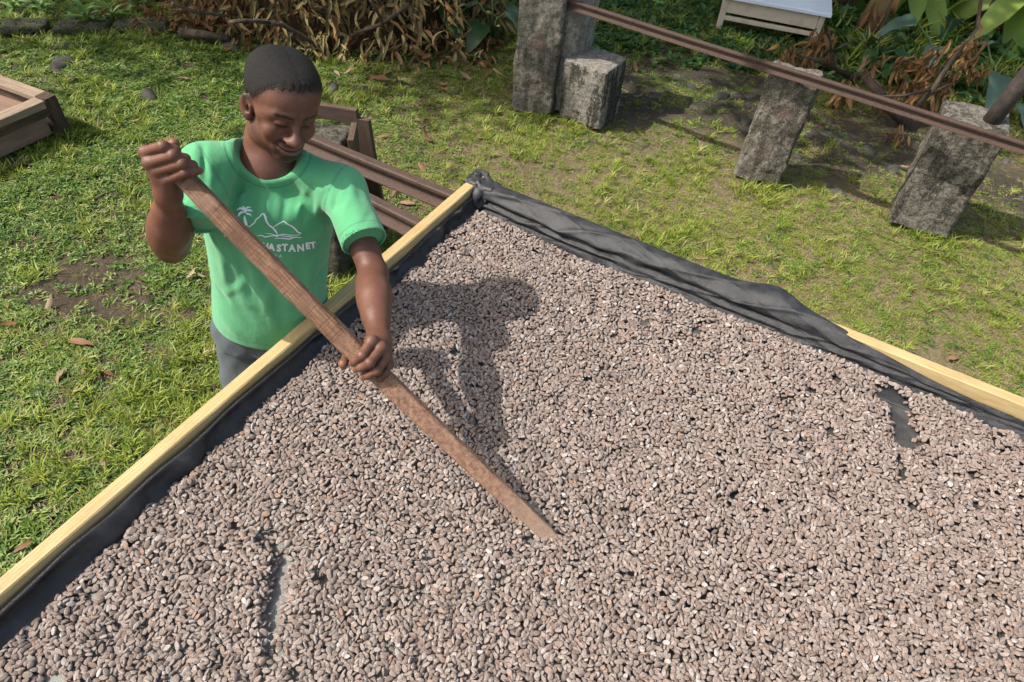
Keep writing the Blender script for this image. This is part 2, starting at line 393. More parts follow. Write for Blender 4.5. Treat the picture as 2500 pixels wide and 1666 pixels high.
c = g.mix(low, c, dust); c = g.mix(g.ramp(g.math('MULTIPLY', lx, .8), [(.80, 0.0), (.97, .65)]), c, (.30, .22, .165))
b = g.bump(saw, .5, .003); b = g.bump(gr, .4, .003, b); b = g.bump(g.noise(330, 4, .8), .6, .0035, b)
oldwood = g.out(c, .8, b)
stick = bpy.data.objects.new('wooden_paddle', me); col.objects.link(stick); me.materials.append(oldwood); stick.matrix_world = Mx
tag(stick, 'long dark rough-sawn wooden paddle held slantwise, its tip dug into the beans', 'paddle')

# ================================================================ beans
gbm = NG('dried_bean', .85, .15)
rr = gbm.rnd(); tc = gbm.co(); n = gbm.noise(150, 5, .7); n2 = gbm.noise(420, 3, .7); ns = gbm.noise(1.0, 4, .7, gbm.co('Object', (60, 260, 260)))
base = gbm.ramp(rr, [(.0, (0.149, 0.116, 0.099)), (.18, (0.220, 0.182, 0.160)), (.36, (0.278, 0.236, 0.212)), (.52, (0.187, 0.148, 0.127)), (.66, (0.332, 0.287, 0.260)), (.80, (0.234, 0.186, 0.157)), (.90, (0.376, 0.343, 0.315)), (.955, (0.268, 0.166, 0.115)), (1.0, (0.487, 0.467, 0.450))])
cc = gbm.mix(gbm.ramp(n, [(.40, .55), (.60, 0.0)]), base, (.115, .070, .052)); cc = gbm.mix(gbm.ramp(n2, [(.50, 0.0), (.75, .55)]), cc, (.44, .385, .33))
bb = gbm.bump(n, .6, .004); bb = gbm.bump(ns, .45, .003, bb); bb = gbm.bump(n2, .3, .0012, bb)
beanm = gbm.out(cc, .85, bb)
variants = []
vcol = bpy.data.collections.new('bean_shapes')
for k in range(7):
    bm = bmesh.new(); bmesh.ops.create_icosphere(bm, subdivisions=3, radius=1.0)
    sd = k * 7.3; L_, W_, H_ = [(11.3, 6.9, 4.5), (10.4, 6.6, 4.1), (12.2, 6.3, 4.6), (9.8, 7.0, 4.0), (11.2, 7.4, 5.0), (10.8, 6.1, 3.6), (9.2, 6.6, 4.9)][k]
    for v in bm.verts:
        p = v.co.copy(); e = 1 + .16 * p.x * (1 if k % 2 else -1); bend = .10 * (p.x ** 2) * (k % 3 - 1)
        nz_ = 1 + .10 * mnoise.noise(p * 1.6 + Vector((sd, 0, 0))) + .045 * mnoise.noise(p * 4.2 + Vector((0, sd, 0)))
        flat = 1 - .12 * max(0, p.z)
        v.co = Vector((p.x * L_ * nz_, (p.y * e + bend) * W_ * nz_, p.z * H_ * e * nz_ * flat)) * .001
    me = bpy.data.meshes.new('dried_bean'); bm.to_mesh(me); bm.free()
    me.polygons.foreach_set('use_smooth', [True] * len(me.polygons)); me.materials.append(beanm)
    variants.append(me)
    vo = bpy.data.objects.new('bean_shape', me); vcol.objects.link(vo)
DIM = np.array([(11.3, 6.9, 4.5), (10.4, 6.6, 4.1), (12.2, 6.3, 4.6), (9.8, 7.0, 4.0), (11.2, 7.4, 5.0), (10.8, 6.1, 3.6), (9.2, 6.6, 4.9)]) * .001
# -- ballistic deposition of the beans on a height map
RES = .0025; A1, B1 = 2.45, 3.45; NA_, NB_ = int(A1 / RES), int(B1 / RES)
ga, gb = np.meshgrid(np.arange(NA_) * RES, np.arange(NB_) * RES, indexing='ij')
def fbm(x, y, seed, octs=4):
    r = np.random.default_rng(seed); out = np.zeros_like(x)
    for o in range(octs):
        for _ in range(5):
            th = r.uniform(0, 2 * np.pi); k = 2 ** o * r.uniform(.8, 1.4); out += np.sin((x * np.cos(th) + y * np.sin(th)) * k + r.uniform(0, 6.28)) / (2 ** o) / 2.4
    return out
dep = .0205 + .0040 * fbm(ga * 3.4, gb * 3.4, 1) + .0045 * fbm(ga * 9.0, gb * 9.0, 2, 3)
def gauss(a0, b0, ra, rb, amp, th=0):
    c_, s_ = math.cos(th), math.sin(th); u = (ga - a0) * c_ + (gb - b0) * s_; v = -(ga - a0) * s_ + (gb - b0) * c_
    return amp * np.exp(-((u / ra) ** 2 + (v / rb) ** 2))
def pxab(px, py, z=.915):
    p = at(px, py, z) - TO; return float(p @ TA), float(p @ TB)
def bare(pts, r, amp=-.040):
    global dep
    P_ = [pxab(*p) for p in pts]
    for i in range(max(1, len(P_) - 1)):
        (a0, b0), (a1, b1) = P_[i], P_[min(i + 1, len(P_) - 1)]
        n_ = max(1, int(math.hypot(a1 - a0, b1 - b0) / (r * .8)))
        for k in range(n_): 
            t = k / n_; dep = np.minimum(dep, .030 + gauss(a0 + (a1 - a0) * t, b0 + (b1 - b0) * t, r * (.8 + .4 * random.random()), r * (.8 + .4 * random.random()), amp))
bare([(2165, 968), (2195, 1000), (2208, 1050), (2215, 1105)], .042, -.055)
bare([(2195, 1130), (2205, 1180)], .018, -.034)
for p in [(1990, 1118), (2025, 1050), (2040, 930), (1975, 955), (2370, 1165), (2385, 1240), (1743, 1305), (1790, 1215), (2330, 1630), (2290, 1440), (1160, 1040), (1112, 868), (1480, 902), (1295, 1325), (2230, 1240), (1440, 1015)]: bare([p], .017, -.034)
bare([(655, 1320), (700, 1365), (725, 1385)], .018, -.038); bare([(690, 1385), (680, 1440), (665, 1500), (660, 1560), (668, 1620)], .0205, -.040)
bare([(575, 1290), (600, 1300)], .012, -.032); bare([(780, 1415), (795, 1435)], .012, -.033); bare([(720, 1655), (745, 1664)], .016, -.036); bare([(140, 1655), (100, 1664)], .018, -.036); bare([(510, 1395)], .010, -.03); bare([(545, 1350)], .010, -.03)
# heaps pushed up by the paddle, furrow beside it
for (x1, y1, x2, y2, amp, r) in [(1000, 980, 1260, 1270, -.010, .040), (1060, 960, 1330, 1250, .010, .045), (930, 1000, 1180, 1280, .012, .05), (1370, 1330, 1390, 1350, .010, .03), (640, 1290, 800, 1400, .010, .03), (600, 1340, 640, 1600, .010, .035), (760, 1450, 720, 1640, .008, .04), (900, 760, 1100, 700, .006, .07), (2100, 1000, 2140, 1150, .008, .04), (2280, 1000, 2260, 1200, .008, .04)]:
    a0, b0 = pxab(x1, y1); a1_, b1_ = pxab(x2, y2)
    ab_ = np.array([a1_ - a0, b1_ - b0]); t = np.clip(((ga - a0) * ab_[0] + (gb - b0) * ab_[1]) / (ab_ @ ab_), 0, 1)
    dep = dep + amp * np.exp(-(((ga - a0 - ab_[0] * t) ** 2 + (gb - b0 - ab_[1] * t) ** 2) / r ** 2))
dep = np.where(dep < .018, dep + .006 * fbm(ga * 55, gb * 55, 8, 2), dep)
wl = .072 + .014 * fbm(ga * 8, gb * 0 + 2, 5, 3); wf = .062 + .016 * fbm(gb * 5, ga * 0 + 1, 6, 3) + .035 * np.exp(-((gb - .45) / .4) ** 2)
edge = np.minimum((gb - wl) / .030, (ga - wf) / .030)
dep = np.where(edge < 0, -1, dep * np.clip(.55 + .5 * edge, 0, 1.0))
Hm = np.zeros((NA_, NB_), np.float32)
# cloth slopes up near the walls
Hm = np.maximum(Hm, np.clip((.085 - gb) * .9, 0, .05)).astype(np.float32); Hm = np.maximum(Hm, np.clip((.11 - ga) * .9, 0, .05)).astype(np.float32)
K = 5; oi, oj = np.meshgrid(np.arange(-K, K + 1), np.arange(-K, K + 1), indexing='ij'); oi = oi.ravel(); oj = oj.ravel()
X_ = oi * RES; Y_ = oj * RES
CS = 12; rg = np.random.default_rng(11); beans = []
for rnd_ in range(300):
    ca, cb = rnd_ % 2, (rnd_ // 2) % 2
    I, J = np.meshgrid(np.arange(ca, (NA_ - 2 * K) // CS, 2), np.arange(cb, (NB_ - 2 * K) // CS, 2), indexing='ij'); I = I.ravel(); J = J.ravel(); N = len(I)
    best = None
    vi = rg.integers(0, 7, N); sc = rg.uniform(.74, 1.0, N) * (1 if rnd_ < 190 else .88); d_ = DIM[vi] * sc[:, None]; yaw = rg.uniform(0, np.pi, N); edgeon = rg.random(N) < .16
    hw = np.where(edgeon, d_[:, 2], d_[:, 1]); hh = np.where(edgeon, d_[:, 1], d_[:, 2])
    cy, sy = np.cos(yaw)[:, None], np.sin(yaw)[:, None]
    u = X_ * cy + Y_ * sy; v = -X_ * sy + Y_ * cy; r2 = (u / d_[:, :1]) ** 2 + (v / hw[:, None]) ** 2
    ins = r2 < 1; bot = hh[:, None] * np.sqrt(np.clip(1 - r2, 0, 1))
    for c_ in range(4):
        pi = I * CS + K + rg.integers(0, CS, N); pj = J * CS + K + rg.integers(0, CS, N)
        pi = np.minimum(pi, NA_ - K - 1); pj = np.minimum(pj, NB_ - K - 1)
        gi = pi[:, None] + oi; gj = pj[:, None] + oj; h = Hm[gi, gj]
        wgt = ins * 1.0; sw = wgt.sum(1); mh = (h * wgt).sum(1) / sw
        gx = ((h - mh[:, None]) * X_ * wgt).sum(1) / ((X_ ** 2 * wgt).sum(1)); gy = ((h - mh[:, None]) * Y_ * wgt).sum(1) / ((Y_ ** 2 * wgt).sum(1))
        gl = np.sqrt(gx ** 2 + gy ** 2); sc2 = np.minimum(1, .75 / np.maximum(gl, 1e-6)); gx *= sc2; gy *= sc2
        pl = gx[:, None] * X_ + gy[:, None] * Y_
        late = rnd_ >= 190
        zc = np.where(ins, h - pl + bot * .74, -1).max(1) - (.0036 if late else 0)
        tgt = dep[pi, pj]; score = (zc - tgt) if not late else (np.where(r2 < .35, h, 0).sum(1) / (r2 < .35).sum(1) - tgt)
        if best is None: best = [score, zc, pi, pj, gx, gy]
        else:
            m = score < best[0]
            for q_, nv in zip(range(6), (score, zc, pi, pj, gx, gy)): best[q_] = np.where(m, nv, best[q_])
    score, zc, pi, pj, gx, gy = best
    ok = (zc < dep[pi, pj] + rg.uniform(-.002, .003, N)) & (dep[pi, pj] > -.5)
    if rnd_ >= 190: ok = (score < -.0035) & (dep[pi, pj] > .008) & (zc < dep[pi, pj] + .002)
    ok &= ~((dep[pi, pj] < .006) & (rg.random(N) < .86))
    ix = np.nonzero(ok)[0]
    gi = (pi[:, None] + oi)[ix]; gj = (pj[:, None] + oj)[ix]
    topz = zc[ix, None] + gx[ix, None] * X_ + gy[ix, None] * Y_ + bot[ix]
    cur = Hm[gi, gj]; Hm[gi, gj] = np.where(ins[ix], np.maximum(cur, topz), cur)
    beans.append(np.stack([pi[ix] * RES, pj[ix] * RES, zc[ix], gx[ix], gy[ix], yaw[ix], edgeon[ix], vi[ix], sc[ix], hh[ix]], 1))
Bn = np.concatenate(beans)
ii = (Bn[:, 0] / RES).astype(int); jj = (Bn[:, 1] / RES).astype(int)
vis = Hm[ii, jj] < Bn[:, 2] + Bn[:, 9] + .0065      # drop the deeply buried ones
Bn = Bn[vis]; print('beans', len(Bn), 'of', len(vis))
ii = (Bn[:, 0] / RES).astype(int); jj = (Bn[:, 1] / RES).astype(int)
exposed = Hm[ii, jj] < Bn[:, 2] + Bn[:, 9] + .0006
jx = rg.uniform(-.5, .5, (len(Bn), 2)) * RES
pos = TO + (Bn[:, 0:1] + jx[:, :1]) * TA + (Bn[:, 1:2] + jx[:, 1:]) * TB; pos[:, 2] = BED + Bn[:, 2]
# orientation: columns = long, wide, thick axes
nl = np.stack([-Bn[:, 3], -Bn[:, 4], np.ones(len(Bn))], 1); nl /= np.linalg.norm(nl, axis=1)[:, None]
nw = nl[:, :1] * TA + nl[:, 1:2] * TB + nl[:, 2:] * np.array([0, 0, 1.0])
lx_ = np.cos(Bn[:, 5])[:, None] * TA + np.sin(Bn[:, 5])[:, None] * TB
lx_ = lx_ - nw * (lx_ * nw).sum(1)[:, None]; lx_ /= np.linalg.norm(lx_, axis=1)[:, None]; ly_ = np.cross(nw, lx_)
eo = Bn[:, 6] > .5; sgn = rg.choice([-1.0, 1.0], len(Bn))[:, None]
tilt = rg.normal(0, .16, (len(Bn), 1)) + np.where(eo, np.pi / 2, 0)[:, None]
wy = np.cos(tilt) * ly_ + np.sin(tilt) * nw * sgn; wz = np.cross(lx_, wy)
RM = np.stack([lx_, wy, wz], 2)
def mat2quat(R):
    q = np.zeros((len(R), 4)); tr = R[:, 0, 0] + R[:, 1, 1] + R[:, 2, 2]
    K_ = np.zeros((len(R), 4, 4)); a = R
    K_[:, 0, 0] = a[:, 0, 0] - a[:, 1, 1] - a[:, 2, 2]; K_[:, 1, 1] = a[:, 1, 1] - a[:, 0, 0] - a[:, 2, 2]; K_[:, 2, 2] = a[:, 2, 2] - a[:, 0, 0] - a[:, 1, 1]; K_[:, 3, 3] = tr
    for (i, j, v) in ((0, 1, a[:, 1, 0] + a[:, 0, 1]), (0, 2, a[:, 2, 0] + a[:, 0, 2]), (1, 2, a[:, 2, 1] + a[:, 1, 2]), (0, 3, a[:, 2, 1] - a[:, 1, 2]), (1, 3, a[:, 0, 2] - a[:, 2, 0]), (2, 3, a[:, 1, 0] - a[:, 0, 1])):
        K_[:, i, j] = v; K_[:, j, i] = v
    w_, v_ = np.linalg.eigh(K_ / 3); e = v_[:, :, -1]; return np.stack([e[:, 3], e[:, 0], e[:, 1], e[:, 2]], 1)
Q4 = mat2quat(RM)
pp = proj(pos); dist = ((pos - CAM) @ MW)[:, 2]
cand = np.nonzero(exposed & (pp[:, 0] > 5) & (pp[:, 0] < 2495) & (pp[:, 1] > 5) & (pp[:, 1] < 1655))[0]
cand = cand[np.argsort(dist[cand])][:300]
rest = np.ones(len(Bn), bool); rest[cand] = False
print('bean px depth', dist[cand].min(), dist[cand].max(), pp[cand].min(0), pp[cand].max(0))

def gn_scatter(name, coll, pos, quat, scale, vidx, parent=None):
    """one object: points that instance the members of an unlinked collection"""
    me = bpy.data.meshes.new(name); me.vertices.add(len(pos)); me.vertices.foreach_set('co', np.asarray(pos, np.float32).ravel())
    a = me.attributes.new('rot', 'QUATERNION', 'POINT'); a.data.foreach_set('value', np.asarray(quat, np.float32).ravel())
    a = me.attributes.new('scl', 'FLOAT_VECTOR', 'POINT'); sc3 = np.asarray(scale, np.float32); sc3 = np.repeat(sc3[:, None], 3, 1) if sc3.ndim == 1 else sc3; a.data.foreach_set('vector', sc3.ravel())
    a = me.attributes.new('pick', 'INT', 'POINT'); a.data.foreach_set('value', np.asarray(vidx, np.int32))
    me.update()
    o = bpy.data.objects.new(name, me); col.objects.link(o)
    ng = bpy.data.node_groups.new(name, 'GeometryNodeTree'); ng.interface.new_socket('Geometry', in_out='INPUT', socket_type='NodeSocketGeometry'); ng.interface.new_socket('Geometry', in_out='OUTPUT', socket_type='NodeSocketGeometry')
    N = ng.nodes; gi = N.new('NodeGroupInput'); go = N.new('NodeGroupOutput'); ip = N.new('GeometryNodeInstanceOnPoints'); ci = N.new('GeometryNodeCollectionInfo')
    ci.inputs[0].default_value = coll; ci.inputs[1].default_value = True; ci.inputs[2].default_value = True
    def na(nm, ty):
        k = N.new('GeometryNodeInputNamedAttribute'); k.data_type = ty; k.inputs[0].default_value = nm; return k.outputs[0]
    m2p = N.new('GeometryNodeMeshToPoints'); ng.links.new(gi.outputs[0], m2p.inputs[0])
    ng.links.new(m2p.outputs[0], ip.inputs['Points']); ng.links.new(ci.outputs[0], ip.inputs['Instance']); ip.inputs['Pick Instance'].default_value = True
    ng.links.new(na('pick', 'INT'), ip.inputs['Instance Index']); ng.links.new(na('rot', 'QUATERNION'), ip.inputs['Rotation']); ng.links.new(na('scl', 'FLOAT_VECTOR'), ip.inputs['Scale'])
    ng.links.new(ip.outputs[0], go.inputs[0])
    md = o.modifiers.new('scatter', 'NODES'); md.node_group = ng
    return o
sb = gn_scatter('bean_spread', vcol, pos[rest], Q4[rest], Bn[rest, 8], Bn[rest, 7])
tag(sb, 'thick spread of greyish brown dried beans covering the black-lined tray', 'beans', kind='stuff')
LBL = 'greyish brown dried bean lying uppermost at the near lower edge of the spread'
for k in cand:
    o = bpy.data.objects.new('dried_bean', variants[int(Bn[k, 7])]); col.objects.link(o)
    o.rotation_mode = 'QUATERNION'; o.rotation_quaternion = Q4[k]; o.location = pos[k]; s_ = Bn[k, 8]; o.scale = (s_, s_, s_)
    tag(o, LBL, 'bean', 'dried beans along the near lower edge of the tray')
# ================================================================ ground
def axis_steps(lo, hi, a, b, fine, coarse):
    v = [a]; x = a; s = fine
    while x < b: x += fine; v.append(x)
    x = a; s = fine
    while x > lo: s *= 1.16; x -= s; v.append(x)
    x = b; s = fine
    while x < hi: s *= 1.16; x += s; v.append(x)
    return np.array(sorted(v))
gxs = axis_steps(-120, 120, -5, 6, .07, 0); gys = axis_steps(-60, 160, -.5, 9, .07, 0)
GX, GY = np.meshgrid(gxs, gys, indexing='ij')
def fb(x, y, seed, octs=4, f0=1.0):
    r = np.random.default_rng(seed); out = np.zeros_like(np.asarray(x, float)); amp = 0
    for o in range(octs):
        for _ in range(4):
            th = r.uniform(0, 2 * np.pi); k = f0 * 2 ** o * r.uniform(.75, 1.35); out += np.sin((x * np.cos(th) + y * np.sin(th)) * k + r.uniform(0, 6.28)) / (1.7 ** o)
        amp += 2 / (1.7 ** o)
    return out / amp
def gz(x, y):
    return .018 * fb(x, y, 21, 4, 1.7) + .010 * fb(x, y, 22, 3, 9) + .05 * np.clip(np.asarray(y) - 6.0, 0, 8) * .4 - .03
# rocky bare strip behind the back rail
def rocky(x, y):
    x = np.asarray(x, float); y = np.asarray(y, float)
    d = (y - (5.25 - .33 * (x - .6))); m = np.exp(-((d + .12 * fb(x, y, 35, 3, 4)) / .62) ** 2) * np.clip((x + .1) / .8, 0, 1)
    return np.clip(m * 1.35 + .25 * fb(x, y, 31, 3, 5) - .1, 0, 1)
GZ = gz(GX, GY) + .018 * rocky(GX, GY) * np.abs(fb(GX, GY, 33, 3, 16))
n, m = GX.shape; idx = np.arange(n * m).reshape(n, m)
F = np.stack([idx[:-1, :-1], idx[1:, :-1], idx[1:, 1:], idx[:-1, 1:]], -1).reshape(-1, 4)
me = mesh_np('ground', np.stack([GX, GY, GZ], -1).reshape(-1, 3), F)
g = NG('soil', .95, .12)
n1 = g.noise(3.1, 6, .65); n2 = g.noise(26, 5, .7); n3 = g.noise(140, 4, .7); n4 = g.noise(7, 4, .6)
c = g.ramp(n2, [(.30, (.040, .028, .019)), (.52, (.085, .062, .043)), (.72, (.150, .115, .080))])
c = g.mix(g.ramp(n1, [(.42, 0.0), (.60, .8)]), c, (.055, .042, .030))
c = g.mix(g.ramp(g.attr('rock', out='Fac'), [(.3, 0.0), (.75, .8)]), c, g.mix(n3, (.018, .016, .015), (.060, .054, .050)))
c = g.mix(g.ramp(n4, [(.55, 0.0), (.70, .75)]), c, (.055, .075, .020))
c = g.mix(g.math('MULTIPLY', n3, .35), c, (.20, .17, .12)); c = g.mix(g.math('MULTIPLY', g.attr('thatch', out='Fac'), g.ramp(n2, [(.3, .35), (.6, .9)])), c, (.26, .215, .115))
n5 = g.noise(60, 5, .75); c = g.mix(g.ramp(n5, [(.55, 0.0), (.68, .7)]), c, (.21, .175, .13)); c = g.mix(g.ramp(n5, [(.30, .8), (.42, 0.0)]), c, (.022, .016, .012)); b = g.bump(n3, .9, .010); b = g.bump(n5, .9, .016, b); b = g.bump(n2, .8, .03, b)
rk = me.attributes.new('rock', 'FLOAT', 'POINT'); rk.data.foreach_set('value', rocky(GX, GY).astype(np.float32).ravel())
th_ = np.clip((GX + 1.2) / 1.6, 0, 1) * (1 - rocky(GX, GY)) * np.clip((5.4 - GY) / .8, 0, 1); ta_ = me.attributes.new('thatch', 'FLOAT', 'POINT'); ta_.data.foreach_set('value', th_.astype(np.float32).ravel())
ground = link('ground', me, None, g.out(c, .95, b)); tag(ground, kind='structure')

# ================================================================ leaf and blade shapes
def leaf_mesh(name, L_, W_, mat, curl=.3, fold=.25, nseg=5, wave=0.0, tipw=0.05, shape='ovate', seed=0):
    bm = bmesh.new(); rs = random.Random(seed); rows = []
    for i in range(nseg + 1):
        t = i / nseg
        if shape == 'ovate': w_ = W_ * (math.sin(math.pi * min(1, t * .92 + .06)) ** .8) * (1 - .35 * t)
        elif shape == 'blade': w_ = W_ * min(1, (t + .15) * 3) * (1 - t ** 2.2)
        elif shape == 'heart': w_ = W_ * (math.sin(math.pi * (t * .9 + .08)) ** .6) * (1 - .55 * t) * (1.3 if t < .3 else 1.1)
        else: w_ = W_ * min(1, .25 + t * 6) * (1 - max(0, t - .8) * 3.5)
        if i == nseg: w_ = max(w_ * .1, W_ * tipw)
        a = curl * t; x = L_ * t * math.cos(a * .6); z = -L_ * t * math.sin(a * .6) * t
        wv = wave * W_ * math.sin(t * 17 + seed) + rs.uniform(-1, 1) * wave * W_ * .3
        rows.append([bm.verts.new((x, -w_ / 2, z + w_ * fold + wv)), bm.verts.new((x, 0, z)), bm.verts.new((x, w_ / 2, z + w_ * fold - wv))])
    for i in range(nseg):
        for k in range(2): bm.faces.new((rows[i][k], rows[i][k + 1], rows[i + 1][k + 1], rows[i + 1][k]))
    me = bpy.data.meshes.new(name); bm.to_mesh(me); bm.free()
    me.polygons.foreach_set('use_smooth', [True] * len(me.polygons)); me.materials.append(mat); return me
def leafmat(name, stops, rough=.55, trans=.35, spec=.3, noise_s=60, posn=True):
    g = NG(name, rough, spec)
    rr = g.rnd(); c = g.ramp(rr, stops)
    c = g.mix(g.math('MULTIPLY', g.noise(noise_s, 3, .6), .35), c, g.mix(.6, c, (.03, .03, .01)))
    if posn:    # broad patches of yellower and deeper growth across the lawn
        k = g.n('ObjectInfo'); pn = g.noise(1.1, 4, .6, k.outputs['Location']); 
        c = g.mix(g.ramp(pn, [(.38, .55), (.62, 0.0)]), c, g.mix(.5, c, (.045, .12, .015)), 'MIX')
    m_ = g.out(c, rough)
    tr = g.n('BsdfTranslucent'); mx = g.n('MixShader'); mx.inputs[0].default_value = trans; g.put(tr.inputs[0], g.mix(.5, c, (.25, .32, .03), 'MIX') if trans > .2 else c)
    outn = [x for x in g.t.nodes if x.type == 'OUTPUT_MATERIAL'][0]
    g.L(g.b.outputs[0], mx.inputs[1]); g.L(tr.outputs[0], mx.inputs[2]); g.L(mx.outputs[0], outn.inputs[0])
    return m_
grassm = leafmat('grass_blade', [(0, (.16, .215, .025)), (.3, (.26, .32, .036)), (.55, (.36, .40, .060)), (.75, (.19, .28, .034)), (.92, (.39, .39, .095)), (1, (.44, .36, .17))], .5, .30)
broadm = leafmat('creeping_grass', [(0, (.045, .11, .020)), (.4, (.10, .185, .032)), (.7, (.18, .275, .050)), (1, (.31, .37, .11))], .45, .28)
strawm = leafmat('straw', [(0, (.36, .28, .14)), (.5, (.48, .39, .21)), (1, (.28, .20, .10))], .8, .12)
coverm = leafmat('ground_cover_leaf', [(0, (.022, .075, .022)), (.5, (.035, .105, .030)), (1, (.065, .145, .035))], .42, .25)
def tuft(name, mat, nb, l0, l1, w0, w1, lean0, lean1, spread, seed, kind='blade'):
    rs = random.Random(seed); V, F = [], []
    for k in range(nb):
        az = rs.uniform(0, 2 * math.pi); le = rs.uniform(lean0, lean1); L_ = rs.uniform(l0, l1); W_ = rs.uniform(w0, w1)
        r = spread * math.sqrt(rs.random()); pz = rs.uniform(0, .006); aa = rs.uniform(0, 6.28); p = np.array([r * math.cos(aa), r * math.sin(aa), pz])
        d0 = np.array([math.cos(az) * math.sin(le), math.sin(az) * math.sin(le), math.cos(le)]); s = np.array([-math.sin(az), math.cos(az), 0]) * W_ / 2
        tw = rs.uniform(-.5, .5); s = s * math.cos(tw) + np.array([0, 0, W_ / 2 * math.sin(tw)])
        d1 = nrm(d0 + np.array([math.cos(az) * .5, math.sin(az) * .5, -.35])); m_ = p + d0 * L_ * .5; e_ = m_ + d1 * L_ * .5
        b = len(V)
        if kind == 'blade':
            V += [p - s * .6, p + s * .6, m_ + s, m_ - s, e_]; F += [(b, b + 1, b + 2, b + 3), (b + 3, b + 2, b + 4)]
        else:
            q = p + d0 * L_ * .25; V += [p, q + s, m_ + s * .95, e_, m_ - s * .95, q - s]; F += [(b, b + 1, b + 2, b + 3), (b, b + 3, b + 4, b + 5)]
    me = bpy.data.meshes.new(name); me.from_pydata([tuple(v) for v in V], [], F); me.materials.append(mat)
    me.polygons.foreach_set('use_smooth', [True] * len(me.polygons)); return me
gcol = bpy.data.collections.new('tuft_shapes'); specs = []
for k in range(3): specs.append(tuft('a', grassm, 13, .016, .040, .0024, .0046, .7, 1.42, .030, k))
for k in range(3): specs.append(tuft('b', broadm, 11, .018, .042, .0065, .0115, .9, 1.45, .032, 10 + k, 'leaf'))
for k in range(2): specs.append(tuft('c', strawm, 7, .030, .065, .0012, .0022, 1.2, 1.55, .035, 20 + k))
for k in range(2): specs.append(tuft('d', grassm, 12, .045, .095, .0035, .0065, .25, 1.05, .022, 30 + k))
for k in range(2): specs.append(tuft('e', coverm, 9, .030, .060, .018, .032, .7, 1.35, .050, 40 + k, 'leaf'))
for i, me in enumerate(specs):
    o = bpy.data.objects.new('shape_%02d' % i, me); gcol.objects.link(o)
def bare_soil(x, y):
    b = np.zeros_like(x)
    for px, py, r, s in [(300, 690, .15, .9), (255, 740, .12, .75), (350, 770, .13, .6), (470, 870, .08, .8), (500, 960, .10, .6), (330, 460, .10, .6), (240, 640, .12, .7), (650, 880, .1, .5), (960, 585, .13, 1.0), (960, 490, .12, .6), (840, 640, .12, .8), (60, 560, .10, .5), (120, 700, .12, .5), (480, 1010, .10, .7), (1020, 700, .2, .4),
                        (1500, 690, .2, .5), (1850, 660, .2, .5), (1300, 470, .25, .35), (1800, 470, .2, .8), (420, 150, .2, .6), (180, 165, .25, .6), (1300, 235, .2, .4), (640, 1150, .1, .5), (2080, 480, .25, .7), (2300, 880, .18, .6), (60, 1120, .1, .5)]:
        p = at(px, py); b += s * np.exp(-((x - p[0]) ** 2 + (y - p[1]) ** 2) / r ** 2)
    return b
def in_tray(x, y, m=.0):
    a = (x - TO[0]) * TA[0] + (y - TO[1]) * TA[1]; b = (x - TO[0]) * TB[0] + (y - TO[1]) * TB[1]
    return (a > -m) & (b > -m)
rg2 = np.random.default_rng(5)
def scatter_pts(n, xr, yr):
    x = rg2.uniform(*xr, n); y = rg2.uniform(*yr, n); p = proj(np.stack([x, y, 0 * x], 1))
    k = (p[:, 0] > -320) & ((p[:, 0] < 2700) | ((p[:, 0] < 3700) & (rg2.random(n) < .6))) & (p[:, 1] > -260) & (p[:, 1] < 1800) & ~in_tray(x, y, -.30)
    return x[k], y[k]
allp, allq, alls, allv = [], [], [], []
def add_tufts(x, y, v, s, tiltmax=.25):
    n_ = len(x); z = gz(x, y) + .004; yaw = rg2.uniform(0, 2 * np.pi, n_); tl = rg2.normal(0, tiltmax / 2, n_); tz = rg2.uniform(0, 2 * np.pi, n_)
    q1 = np.stack([np.cos(yaw / 2), 0 * yaw, 0 * yaw, np.sin(yaw / 2)], 1); q2 = np.stack([np.cos(tl / 2), np.sin(tl / 2) * np.cos(tz), np.sin(tl / 2) * np.sin(tz), 0 * tl], 1)
    a, b, c_, d_ = q2.T; e, f, g_, h = q1.T
    allq.append(np.stack([a * e - b * f - c_ * g_ - d_ * h, a * f + b * e + c_ * h - d_ * g_, a * g_ - b * h + c_ * e + d_ * f, a * h + b * g_ - c_ * f + d_ * e], 1))
    allp.append(np.stack([x, y, z], 1)); alls.append(s); allv.append(v)
x, y = scatter_pts(205000, (-5.2, 7.8), (.2, 7.4))
dens = .98 + .62 * fb(x, y, 41, 4, 2.2) + .35 * fb(x, y, 42, 3, 11) - bare_soil(x, y) - rocky(x, y) * (.95 + .7 * fb(x, y, 36, 3, 6))
dn = np.hypot(x, y); keep = rg2.random(len(x)) < np.clip(dens, .13 + .14 * fb(x, y, 49, 3, 14), 1) * .80; x, y = x[keep], y[keep]; dn = dn[keep]
leftish = 1 / (1 + np.exp((x + 1.0) * 2.2)); bl_ = fb(x, y, 43, 3, 3.0)
pb = np.clip(.70 * leftish + .22 + .25 * bl_, .05, .95); dry = np.clip(.08 + .52 * (1 - leftish) + .30 * fb(x, y, 44, 3, 2.4), .03, .6)
u = rg2.random(len(x)); v = np.where(u < pb, rg2.integers(3, 6, len(x)), rg2.integers(0, 3, len(x)))
v = np.where(rg2.random(len(x)) < dry * .62, rg2.integers(6, 8, len(x)), v)
tallp = np.clip(.018 + .08 * (fb(x, y, 45, 3, 4) > .25), 0, 1); v = np.where(rg2.random(len(x)) < tallp, rg2.integers(8, 10, len(x)), v)
s = rg2.uniform(.75, 1.2, len(x)) * (1.0 - .16 * (1 - leftish))
add_tufts(x, y, v, s); print('tufts', len(x))
